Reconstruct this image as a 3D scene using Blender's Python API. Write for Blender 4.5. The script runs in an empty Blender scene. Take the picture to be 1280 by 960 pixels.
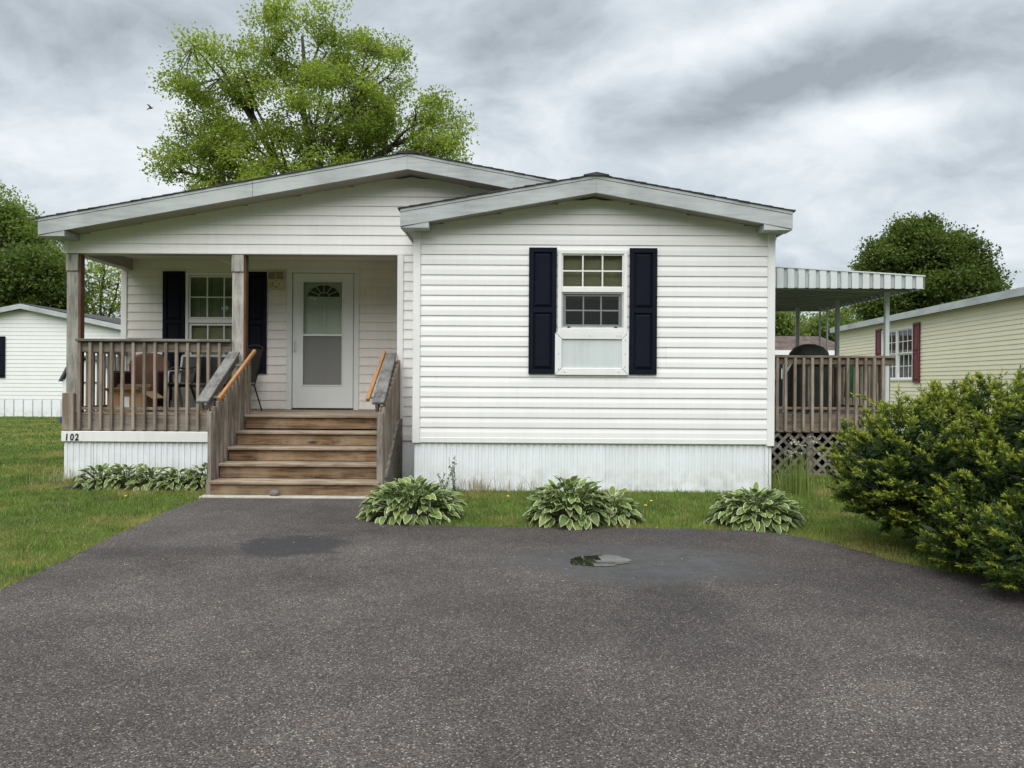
import bpy, bmesh, math, random
import numpy as np
from mathutils import Vector, Matrix, Euler

random.seed(7)
RNG = np.random.default_rng(11)
S = bpy.context.scene
COL = S.collection
R = math.radians

# ------------------------------------------------------------------ camera
F = 960.0            # focal length in pixels of a 1280 wide picture
CZ = 1.42            # eye height
cam_d = bpy.data.cameras.new('camera')
cam = bpy.data.objects.new('camera', cam_d)
COL.objects.link(cam)
cam_d.sensor_width = 36.0
cam_d.lens = 36.0 * F / 1280.0
cam_d.clip_start = 0.05
cam_d.clip_end = 3000
cam_d.shift_y = -2.0 / 1280
cam.matrix_world = Matrix.Translation((0, 0, CZ)) @ Matrix.Rotation(R(90), 4, 'X') @ Matrix.Rotation(R(0.35), 4, 'Z')
S.camera = cam

# ------------------------------------------------------------------ node helper
class G:
    def __init__(s, tree):
        s.t = tree
        s.t.nodes.clear()
    def n(s, typ, **kw):
        nd = s.t.nodes.new(typ)
        for k, v in kw.items():
            setattr(nd, k, v)
        return nd
    def link(s, a, b):
        s.t.links.new(a, b)
    def put(s, sock, v):
        if v is None:
            return
        if isinstance(v, bpy.types.NodeSocket):
            s.link(v, sock)
        else:
            if sock.type == 'RGBA' and len(v) == 3:
                v = (*v, 1)
            sock.default_value = v
    def math(s, op, a, b=None, c=None, clamp=False):
        nd = s.n('ShaderNodeMath', operation=op)
        nd.use_clamp = clamp
        s.put(nd.inputs[0], a); s.put(nd.inputs[1], b)
        if c is not None: s.put(nd.inputs[2], c)
        return nd.outputs[0]
    def vmath(s, op, a, b=None):
        nd = s.n('ShaderNodeVectorMath', operation=op)
        s.put(nd.inputs[0], a)
        if b is not None:
            if op == 'SCALE': s.put(nd.inputs['Scale'], b)
            else: s.put(nd.inputs[1], b)
        return nd.outputs['Value'] if op in ('DOT_PRODUCT', 'LENGTH', 'DISTANCE') else nd.outputs[0]
    def mix(s, f, a, b, blend='MIX'):
        nd = s.n('ShaderNodeMix', data_type='RGBA', blend_type=blend)
        nd.clamp_factor = True
        s.put(nd.inputs[0], f); s.put(nd.inputs[6], a); s.put(nd.inputs[7], b)
        return nd.outputs[2]
    def noise(s, vec, scale, detail=4, rough=0.55, dist=0.0, out='Fac'):
        nd = s.n('ShaderNodeTexNoise')
        s.put(nd.inputs['Vector'], vec)
        nd.inputs['Scale'].default_value = scale
        nd.inputs['Detail'].default_value = detail
        nd.inputs['Roughness'].default_value = rough
        nd.inputs['Distortion'].default_value = dist
        return nd.outputs[out]
    def voro(s, vec, scale, out='Color', feature='F1'):
        nd = s.n('ShaderNodeTexVoronoi', feature=feature)
        s.put(nd.inputs['Vector'], vec)
        nd.inputs['Scale'].default_value = scale
        return nd.outputs[out]
    def map(s, v, a, b, c=0.0, d=1.0, smooth=False):
        nd = s.n('ShaderNodeMapRange')
        if smooth: nd.interpolation_type = 'SMOOTHSTEP'
        s.put(nd.inputs[0], v)
        for i, x in enumerate((a, b, c, d)): s.put(nd.inputs[i + 1], x)
        return nd.outputs[0]
    def mapping(s, vec, loc=(0, 0, 0), rot=(0, 0, 0), scale=(1, 1, 1)):
        nd = s.n('ShaderNodeMapping')
        s.put(nd.inputs[0], vec)
        nd.inputs[1].default_value = loc; nd.inputs[2].default_value = rot; nd.inputs[3].default_value = scale
        return nd.outputs[0]
    def obj(s):
        return s.n('ShaderNodeTexCoord').outputs['Object']
    def pos(s):
        return s.n('ShaderNodeNewGeometry').outputs['Position']
    def rnd(s):
        return s.n('ShaderNodeObjectInfo').outputs['Random']
    def attr(s, name):
        return s.n('ShaderNodeAttribute', attribute_name=name).outputs['Fac']
    def sep(s, vec):
        nd = s.n('ShaderNodeSeparateXYZ'); s.put(nd.inputs[0], vec); return nd.outputs
    def comb(s, x, y, z):
        nd = s.n('ShaderNodeCombineXYZ')
        for i, v in enumerate((x, y, z)): s.put(nd.inputs[i], v)
        return nd.outputs[0]
    def bump(s, h, strength=0.3, dist=0.01):
        nd = s.n('ShaderNodeBump')
        nd.inputs['Strength'].default_value = strength
        nd.inputs['Distance'].default_value = dist
        s.put(nd.inputs['Height'], h)
        return nd.outputs[0]
    def bsdf(s, color, rough=0.6, normal=None, **kw):
        p = s.n('ShaderNodeBsdfPrincipled')
        s.put(p.inputs['Base Color'], color); s.put(p.inputs['Roughness'], rough)
        if normal is not None: s.put(p.inputs['Normal'], normal)
        for k, v in kw.items(): s.put(p.inputs[k], v)
        return p.outputs[0]
    def out(s, sh):
        o = s.n('ShaderNodeOutputMaterial'); s.link(sh, o.inputs[0])

MATS = {}
def newmat(name):
    m = bpy.data.materials.new(name); m.use_nodes = True
    MATS[name] = m
    return m, G(m.node_tree)

# ------------------------------------------------------------------ world: overcast sky
SUN_EL, SUN_AZ = R(50), R(194)       # azimuth clockwise from +Y: behind the camera, a little to the left
w = bpy.data.worlds.new('World'); S.world = w; w.use_nodes = True
g = G(w.node_tree)
sky = g.n('ShaderNodeTexSky', sky_type='NISHITA')
sky.sun_disc = False; sky.sun_elevation = SUN_EL; sky.sun_rotation = SUN_AZ
bg1 = g.n('ShaderNodeBackground'); g.link(sky.outputs[0], bg1.inputs[0]); bg1.inputs[1].default_value = 0.08
d = g.n('ShaderNodeTexCoord').outputs['Generated']
dx, dy, dz = g.sep(d)
dzc = g.math('MAXIMUM', dz, 0.0)
den = g.math('ADD', dzc, 0.42)
cu = g.math('DIVIDE', dx, den); cv = g.math('DIVIDE', dy, den)
cvec = g.comb(cu, cv, 0.0)
warp = g.vmath('SCALE', g.vmath('SUBTRACT', g.noise(cvec, 2.2, 4, 0.55, out='Color'), (0.5, 0.5, 0.5)), 0.34)
cw = g.vmath('ADD', cvec, warp)
streak = g.mapping(cw, loc=(3.4, 1.7, 0), rot=(0, 0, R(-24)), scale=(0.9, 1.25, 1))
n1 = g.noise(streak, 1.9, 3, 0.5)
n2 = g.noise(g.mapping(cw, loc=(9.1, 4.2, 0), rot=(0, 0, R(-18)), scale=(1.0, 1.25, 1)), 4.6, 8, 0.56)
n3 = g.noise(g.mapping(cw, loc=(5.1, 8.2, 0), scale=(1.0, 1.15, 1)), 13.0, 7, 0.6)
base = g.math('ADD', g.math('MULTIPLY', n1, 0.40), g.math('ADD', g.math('MULTIPLY', n2, 0.42), g.math('MULTIPLY', n3, 0.18)))
# the cloud bank of the photograph: soft lobes about directions (bright gaps and darker bellies)
def lobe(px, py, sx, sy, ang, amt):
    D0 = Vector(((px - 640) / F, 1, (478 - py) / F))
    # plane coordinates x/y and z/y, warped by the cloud noise
    yy = g.math('MAXIMUM', dy, 0.05)
    u = g.math('SUBTRACT', g.math('DIVIDE', dx, yy), D0.x)
    v = g.math('SUBTRACT', g.math('DIVIDE', dz, yy), D0.z)
    wx, wy, _ = g.sep(warp)
    u = g.math('ADD', u, g.math('MULTIPLY', wx, 0.32)); v = g.math('ADD', v, g.math('MULTIPLY', wy, 0.22))
    ca, sa = math.cos(R(ang)), math.sin(R(ang))
    a = g.math('ADD', g.math('MULTIPLY', u, ca), g.math('MULTIPLY', v, sa))
    b = g.math('SUBTRACT', g.math('MULTIPLY', v, ca), g.math('MULTIPLY', u, sa))
    q = g.math('ADD', g.math('POWER', g.math('DIVIDE', a, sx / F), 2.0), g.math('POWER', g.math('DIVIDE', b, sy / F), 2.0))
    e = g.math('EXPONENT', g.math('MULTIPLY', q, -1.0))
    front = g.map(dy, 0.05, 0.35)
    return g.math('MULTIPLY', g.math('MULTIPLY', e, front), amt)
tot = base
for L in [(965, 22, 120, 26, 14, 0.20), (800, 78, 110, 24, 18, 0.13), (985, 175, 210, 36, 10, 0.17), (1130, 130, 90, 22, 12, 0.12),
          (880, 140, 210, 34, 17, -0.20), (1170, 45, 200, 46, 18, -0.22), (700, 40, 120, 70, 8, -0.15), (1230, 200, 120, 45, 8, -0.12), (1180, 155, 90, 20, 10, -0.06),
          (60, 40, 200, 60, -6, -0.10), (230, 30, 110, 40, 10, -0.08), (110, 190, 220, 70, 4, 0.12), (590, 120, 60, 60, 10, -0.08), (640, 200, 140, 40, 8, 0.07)]:
    tot = g.math('ADD', tot, lobe(*L[:5], L[5] * 0.86))
val = g.map(tot, 0.295, 0.765, 0.0, 1.0)
ramp = g.n('ShaderNodeValToRGB')
g.link(val, ramp.inputs[0])
els = ramp.color_ramp.elements
els[0].position = 0.0; els[0].color = (0.192, 0.219, 0.241, 1)
els[1].position = 1.0; els[1].color = (0.535, 0.55, 0.562, 1)
e = els.new(0.36); e.color = (0.325, 0.362, 0.392, 1)
e = els.new(0.62); e.color = (0.425, 0.453, 0.475, 1)
# overcast skies brighten smoothly towards the zenith
zen = g.map(dzc, 0.42, 1.0, 1.0, 2.7, True)
cloudcol = g.mix(1.0, ramp.outputs[0], g.comb(zen, zen, zen), 'MULTIPLY')
bg2 = g.n('ShaderNodeBackground'); g.link(cloudcol, bg2.inputs[0]); bg2.inputs[1].default_value = 1.0
mx = g.n('ShaderNodeMixShader'); mx.inputs[0].default_value = 0.97
g.link(bg1.outputs[0], mx.inputs[1]); g.link(bg2.outputs[0], mx.inputs[2])
wo = g.n('ShaderNodeOutputWorld'); g.link(mx.outputs[0], wo.inputs[0])

# ------------------------------------------------------------------ sun behind thick cloud
sd = bpy.data.lights.new('sun', 'SUN'); so = bpy.data.objects.new('sun', sd); COL.objects.link(so)
sd.energy = 1.5; sd.angle = R(64); sd.color = (1.0, 0.965, 0.92)
sdir = Vector((math.sin(SUN_AZ) * math.cos(SUN_EL), math.cos(SUN_AZ) * math.cos(SUN_EL), math.sin(SUN_EL)))
so.rotation_euler = sdir.to_track_quat('Z', 'Y').to_euler()
so.location = (0, -10, 30)

S.view_settings.view_transform = 'Standard'
S.view_settings.look = 'None'
S.view_settings.exposure = 0.94
S.view_settings.gamma = 1.0
S.render.engine = 'CYCLES'
S.cycles.max_bounces = 6
S.cycles.transparent_max_bounces = 12

# ------------------------------------------------------------------ materials
def vinyl(name, col, dirt=(0.42, 0.43, 0.36), amt=0.3, rough=0.45, streak=False):
    m, g = newmat(name)
    p = g.pos()
    a = g.noise(p, 1.3, 5, 0.6)
    if streak:
        b = g.noise(g.mapping(p, scale=(1.0, 1.0, 12.0)), 2.2, 4, 0.6)
    else:
        b = g.noise(g.mapping(p, scale=(9.0, 9.0, 0.7)), 1.6, 4, 0.6)
    f = g.math('MULTIPLY', g.map(g.math('ADD', g.math('MULTIPLY', a, 0.6), g.math('MULTIPLY', b, 0.4)), 0.42, 0.72), amt)
    r = g.map(g.rnd(), 0, 1, 0.965, 1.02)
    c = g.mix(f, col, dirt)
    c = g.mix(1.0, c, g.comb(r, r, r), 'MULTIPLY')
    z = g.sep(p)[2]
    splash = g.math('MULTIPLY', g.map(z, 0.42, 0.0, 0, 1), g.map(g.noise(p, 7, 4, 0.6), 0.38, 0.7, 0, 0.55))
    c = g.mix(splash, c, (0.30, 0.29, 0.20))
    g.out(g.bsdf(c, rough, g.bump(g.noise(p, 60, 3), 0.06, 0.004)))
    return m
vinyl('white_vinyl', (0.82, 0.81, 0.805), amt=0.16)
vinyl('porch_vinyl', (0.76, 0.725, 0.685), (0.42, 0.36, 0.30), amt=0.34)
vinyl('gable_vinyl', (0.80, 0.785, 0.775), (0.44, 0.41, 0.37), amt=0.22)
vinyl('skirt_vinyl', (0.81, 0.845, 0.875), (0.45, 0.46, 0.40), amt=0.16)
vinyl('aged_trim', (0.455, 0.485, 0.485), (0.20, 0.215, 0.215), amt=0.8, rough=0.6, streak=True)
vinyl('dull_panel', (0.62, 0.67, 0.67), (0.40, 0.43, 0.42), amt=0.5)
vinyl('white_trim', (0.80, 0.795, 0.79), amt=0.25)
vinyl('cream_vinyl', (0.76, 0.71, 0.52), (0.42, 0.40, 0.28), amt=0.18)
vinyl('far_white', (0.78, 0.79, 0.78), amt=0.15)
vinyl('awning_white', (0.62, 0.67, 0.68), (0.35, 0.36, 0.33), amt=0.4)
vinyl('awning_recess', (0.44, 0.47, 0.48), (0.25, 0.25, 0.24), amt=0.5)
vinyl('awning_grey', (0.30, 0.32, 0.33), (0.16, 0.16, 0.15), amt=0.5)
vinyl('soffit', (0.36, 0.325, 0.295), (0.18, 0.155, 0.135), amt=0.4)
vinyl('door_white', (0.66, 0.69, 0.68), amt=0.12, rough=0.35)

def plain(name, col, rough=0.6, var=0.15, scale=6.0, bump=0.1, metallic=0.0, spec=0.5):
    m, g = newmat(name)
    o = g.obj()
    f = g.noise(o, scale, 5, 0.6)
    k = g.map(f, 0.25, 0.75, 1 - var, 1 + var)
    rr = g.map(g.rnd(), 0, 1, 1 - var * 0.4, 1 + var * 0.4)
    k = g.math('MULTIPLY', k, rr)
    c = g.mix(1.0, col, g.comb(k, k, k), 'MULTIPLY')
    nb = g.bump(g.noise(o, scale * 12, 4), bump, 0.004) if bump else None
    g.out(g.bsdf(c, rough, nb, **{'Metallic': metallic, 'Specular IOR Level': spec}))
    return m
plain('shutter_black', (0.007, 0.009, 0.017), 0.65, 0.2, 5, 0.08, spec=0.10)
plain('shutter_red', (0.12, 0.012, 0.020), 0.55)
plain('interior', (0.10, 0.095, 0.085), 0.9, 0.3, 2)
plain('curtain_cloth', (0.52, 0.52, 0.43), 0.9, 0.25, 3)
plain('blind', (0.72, 0.62, 0.48), 0.6, 0.1)
plain('dark_metal', (0.012, 0.011, 0.010), 0.5, 0.3, 20)
plain('mesh_fabric', (0.055, 0.050, 0.045), 0.9, 0.3, 40)
plain('grey_metal', (0.45, 0.47, 0.48), 0.5, 0.15, 8)
plain('alu', (0.62, 0.64, 0.64), 0.4, 0.1, 8)
plain('black_cover', (0.050, 0.053, 0.045), 0.75, 0.35, 5, 0.4)
plain('cardboard', (0.33, 0.20, 0.10), 0.85, 0.12, 8)
plain('cardboard_pale', (0.42, 0.28, 0.155), 0.85, 0.12, 8)
plain('paper', (0.75, 0.75, 0.72), 0.7, 0.05)
plain('brown_leather', (0.115, 0.052, 0.030), 0.6, 0.25, 6)
plain('maroon', (0.045, 0.016, 0.014), 0.7, 0.25, 6)
plain('plaque_tan', (0.46, 0.42, 0.30), 0.8, 0.35, 18)
plain('plaque_brown', (0.22, 0.17, 0.12), 0.8, 0.3, 18)
plain('shed_roof', (0.085, 0.090, 0.10), 0.9, 0.3, 8, 0.4)
plain('blue_plastic', (0.02, 0.05, 0.16), 0.5)
plain('stone', (0.17, 0.15, 0.14), 0.9, 0.4, 14, 0.8)
plain('concrete', (0.42, 0.39, 0.33), 0.9, 0.25, 9, 0.5)
plain('bird_black', (0.006, 0.006, 0.007), 0.7)
plain('number_black', (0.010, 0.010, 0.011), 0.5)
plain('green_fabric', (0.03, 0.14, 0.05), 0.8)
plain('bark', (0.060, 0.050, 0.042), 0.95, 0.4, 3.0, 0.8)
plain('vent_black', (0.015, 0.015, 0.016), 0.6)
plain('yellow_flower', (0.65, 0.44, 0.02), 0.7)
plain('white_flower', (0.62, 0.60, 0.50), 0.8)
plain('soil', (0.030, 0.022, 0.016), 0.95, 0.4, 10, 0.8)

def shingle(name, col):
    m, g = newmat(name)
    p = g.pos()
    v = g.voro(g.mapping(p, scale=(7, 3.2, 1)), 1.0)
    n = g.noise(p, 60, 3)
    k = g.math('ADD', g.math('MULTIPLY', g.sep(v)[0], 0.7), g.math('MULTIPLY', n, 0.7))
    c = g.mix(1.0, col, g.comb(k, k, k), 'MULTIPLY')
    g.out(g.bsdf(c, 0.95, g.bump(n, 0.5, 0.01)))
shingle('shingle_dark', (0.060, 0.056, 0.056))
shingle('shingle_brown', (0.13, 0.085, 0.075))

def wood(name, axis, dark, mid, pale, knots=0.5, rough=0.85):
    m, g = newmat(name)
    o = g.obj()
    off = g.vmath('SCALE', g.comb(g.rnd(), g.math('MULTIPLY', g.rnd(), 7.3), g.math('MULTIPLY', g.rnd(), 3.1)), 40.0)
    v = g.vmath('ADD', o, off)
    sc = {'x': (1.0, 13, 13), 'y': (13, 1.0, 13), 'z': (13, 13, 1.0)}[axis]
    sv = g.mapping(v, scale=sc)
    grain = g.noise(sv, 1.6, 6, 0.62, 1.1)
    fine = g.noise(g.mapping(v, scale=tuple(4 * q for q in sc)), 2.4, 3, 0.6)
    broad = g.noise(v, 2.6, 4, 0.6)
    c = g.mix(g.map(grain, 0.38, 0.62), dark, mid)
    c = g.mix(g.math('MULTIPLY', g.map(broad, 0.42, 0.7), 0.75), c, pale)
    kn = g.voro(g.mapping(v, scale={'x': (2.0, 7, 7), 'y': (7, 2.0, 7), 'z': (7, 7, 2.0)}[axis]), 1.0, 'Distance')
    c = g.mix(g.math('MULTIPLY', g.map(kn, 0.20, 0.07), knots), c, tuple(x * 0.32 for x in dark))
    crack = g.math('MULTIPLY', g.map(fine, 0.36, 0.28), 0.75)
    c = g.mix(crack, c, tuple(x * 0.35 for x in dark))
    k = g.map(g.rnd(), 0, 1, 0.76, 1.20)
    c = g.mix(1.0, c, g.comb(k, k, k), 'MULTIPLY')
    h = g.math('ADD', g.math('MULTIPLY', grain, 0.6), g.math('MULTIPLY', fine, 0.4))
    g.out(g.bsdf(c, rough, g.bump(h, 0.55, 0.006), **{'Specular IOR Level': 0.25}))
GREY = ((0.125, 0.105, 0.085), (0.245, 0.212, 0.178), (0.315, 0.285, 0.25))
BRWN = ((0.075, 0.042, 0.022), (0.235, 0.150, 0.085), (0.33, 0.245, 0.160))
for ax in 'xyz':
    wood('weathered_' + ax, ax, *GREY)
    wood('brown_' + ax, ax, *BRWN, knots=0.85)
wood('baluster_z', 'z', (0.16, 0.122, 0.094), (0.285, 0.228, 0.180), (0.34, 0.29, 0.245), 0.2)
wood('tread_x', 'x', (0.15, 0.108, 0.074), (0.30, 0.232, 0.168), (0.38, 0.315, 0.24))
wood('cap_y', 'y', (0.085, 0.083, 0.078), (0.19, 0.185, 0.172), (0.27, 0.265, 0.25), 0.3)
wood('rail_grey_x', 'x', (0.085, 0.080, 0.072), (0.18, 0.168, 0.150), (0.24, 0.228, 0.205), 0.3)
wood('post_grey', 'z', (0.19, 0.18, 0.165), (0.39, 0.37, 0.335), (0.50, 0.475, 0.43), 0.7)
wood('redwood_z', 'z', (0.085, 0.038, 0.022), (0.15, 0.075, 0.045), (0.17, 0.10, 0.065), 0.3)
wood('fresh_y', 'y', (0.36, 0.165, 0.062), (0.50, 0.255, 0.105), (0.54, 0.30, 0.14), 0.25, 0.7)
wood('deck_x', 'x', (0.14, 0.107, 0.082), (0.28, 0.222, 0.172), (0.34, 0.285, 0.23))
wood('deck_z', 'z', (0.18, 0.142, 0.112), (0.34, 0.28, 0.23), (0.40, 0.345, 0.295), 0.25)
wood('lattice', 'z', (0.13, 0.115, 0.098), (0.215, 0.192, 0.168), (0.26, 0.238, 0.21), 0.1)

def glass(name, tint, rough=0.02, transp=1.0, refl=1.0):
    m, g = newmat(name)
    tr = g.n('ShaderNodeBsdfTransparent'); g.put(tr.inputs[0], tint)
    gl = g.n('ShaderNodeBsdfGlossy'); gl.inputs['Roughness'].default_value = rough
    g.put(gl.inputs['Color'], (refl, refl, refl))
    g.put(gl.inputs['Normal'], g.bump(g.noise(g.pos(), 2.2, 2), 0.05, 0.02))
    lw = g.n('ShaderNodeFresnel'); lw.inputs[0].default_value = 1.45
    mx = g.n('ShaderNodeMixShader')
    g.link(g.math('ADD', lw.outputs[0], 0.01), mx.inputs[0]); g.link(tr.outputs[0], mx.inputs[1]); g.link(gl.outputs[0], mx.inputs[2])
    g.out(mx.outputs[0])
glass('window_glass', (0.80, 0.84, 0.80))
glass('storm_glass', (0.93, 0.95, 0.91))
def screenmat(name='insect_screen', col=(0.27, 0.27, 0.265), dens=0.52):
    m, g = newmat(name)
    tr = g.n('ShaderNodeBsdfTransparent')
    df = g.n('ShaderNodeBsdfDiffuse'); g.put(df.inputs[0], col)
    mx = g.n('ShaderNodeMixShader'); mx.inputs[0].default_value = dens
    g.link(tr.outputs[0], mx.inputs[1]); g.link(df.outputs[0], mx.inputs[2]); g.out(mx.outputs[0])
screenmat()
screenmat('dark_screen', (0.06, 0.065, 0.065), 0.26)

def leafmat(name, dark, mid, light, trans=0.35, rough=0.55, patch=0.5):
    m, g = newmat(name)
    v = g.attr('var')
    p = g.pos()
    k = g.math('ADD', v, g.math('MULTIPLY', g.math('SUBTRACT', g.noise(p, 0.9, 3), 0.5), patch))
    c = g.mix(g.map(k, 0.0, 0.5), dark, mid)
    c = g.mix(g.map(k, 0.5, 1.0), c, light)
    b = g.n('ShaderNodeBsdfPrincipled')
    g.put(b.inputs['Base Color'], c); b.inputs['Roughness'].default_value = rough
    b.inputs['Specular IOR Level'].default_value = 0.3
    t = g.n('ShaderNodeBsdfTranslucent')
    g.link(g.mix(1.0, c, (1.25, 1.3, 0.7), 'MULTIPLY'), t.inputs[0])
    mx = g.n('ShaderNodeMixShader'); mx.inputs[0].default_value = trans
    g.link(b.outputs[0], mx.inputs[1]); g.link(t.outputs[0], mx.inputs[2]); g.out(mx.outputs[0])
leafmat('leaf_spring', (0.125, 0.180, 0.032), (0.225, 0.285, 0.056), (0.34, 0.40, 0.095), 0.6)
leafmat('leaf_mid', (0.085, 0.130, 0.030), (0.155, 0.215, 0.052), (0.23, 0.285, 0.08), 0.5)
leafmat('leaf_dark', (0.042, 0.070, 0.014), (0.085, 0.125, 0.024), (0.15, 0.19, 0.04), 0.4)
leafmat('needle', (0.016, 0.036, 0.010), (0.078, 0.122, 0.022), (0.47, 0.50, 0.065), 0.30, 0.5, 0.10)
leafmat('weed_leaf', (0.06, 0.10, 0.02), (0.13, 0.19, 0.04), (0.26, 0.30, 0.10), 0.3)
leafmat('dry_stalk', (0.20, 0.16, 0.09), (0.33, 0.27, 0.16), (0.42, 0.37, 0.25), 0.2)

def hostamat():
    m, g = newmat('hosta_leaf')
    e = g.attr('edge')
    o = g.obj()
    n = g.noise(g.vmath('ADD', o, g.comb(g.math('MULTIPLY', g.rnd(), 31.0), 0.0, 0.0)), 30, 3)
    mask = g.map(g.math('ADD', e, g.math('MULTIPLY', g.math('SUBTRACT', n, 0.5), 0.55)), 0.52, 0.72, smooth=True)
    green = g.mix(g.rnd(), (0.075, 0.130, 0.026), (0.210, 0.285, 0.055))
    rib = g.attr('rib')
    green = g.mix(g.math('MULTIPLY', rib, 0.35), green, (0.19, 0.25, 0.09))
    r2 = g.map(g.rnd(), 0.0, 1.0, 0.55, 1.0)
    c = g.mix(g.math('MULTIPLY', mask, r2), green, (0.62, 0.65, 0.42))
    b = g.n('ShaderNodeBsdfPrincipled'); g.link(c, b.inputs['Base Color']); b.inputs['Roughness'].default_value = 0.42
    b.inputs['Specular IOR Level'].default_value = 0.35
    t = g.n('ShaderNodeBsdfTranslucent'); g.link(c, t.inputs[0])
    mx = g.n('ShaderNodeMixShader'); mx.inputs[0].default_value = 0.25
    g.link(b.outputs[0], mx.inputs[1]); g.link(t.outputs[0], mx.inputs[2]); g.out(mx.outputs[0])
hostamat()

def lawn_color(g, p):
    a = g.noise(p, 0.55, 5, 0.6)
    b = g.noise(p, 2.6, 4, 0.6)
    c = g.mix(g.map(a, 0.35, 0.65), (0.105, 0.178, 0.032), (0.175, 0.245, 0.046))
    c = g.mix(g.map(b, 0.48, 0.68, 0, 0.85), c, (0.072, 0.122, 0.034))
    dry = g.math('MULTIPLY', g.map(g.noise(g.mapping(p, loc=(4, 2, 0)), 0.8, 4, 0.65), 0.50, 0.68), 0.72)
    return g.mix(dry, c, (0.33, 0.275, 0.095))
def grassmats():
    m, g = newmat('lawn_ground')
    p = g.pos()
    c = g.mix(0.35, lawn_color(g, p), (0.06, 0.06, 0.02))
    c = g.mix(g.map(g.noise(p, 40, 3), 0.3, 0.7, 0, 0.5), c, (0.03, 0.035, 0.012))
    g.out(g.bsdf(c, 1.0, g.bump(g.noise(p, 50, 4), 0.8, 0.03), **{'Specular IOR Level': 0.1}))
    m, g = newmat('grass_blade')
    p = g.pos(); v = g.attr('var')
    c = lawn_color(g, p)
    k = g.map(v, 0, 1, 0.62, 1.55)
    c = g.mix(1.0, c, g.comb(k, k, k), 'MULTIPLY')
    c = g.mix(g.map(v, 0.90, 0.93), c, (0.36, 0.31, 0.15))
    b = g.n('ShaderNodeBsdfPrincipled'); g.link(c, b.inputs['Base Color']); b.inputs['Roughness'].default_value = 0.6
    b.inputs['Specular IOR Level'].default_value = 0.2
    t = g.n('ShaderNodeBsdfTranslucent'); g.link(c, t.inputs[0])
    mx = g.n('ShaderNodeMixShader'); mx.inputs[0].default_value = 0.3
    g.link(b.outputs[0], mx.inputs[1]); g.link(t.outputs[0], mx.inputs[2]); g.out(mx.outputs[0])
grassmats()

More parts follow.
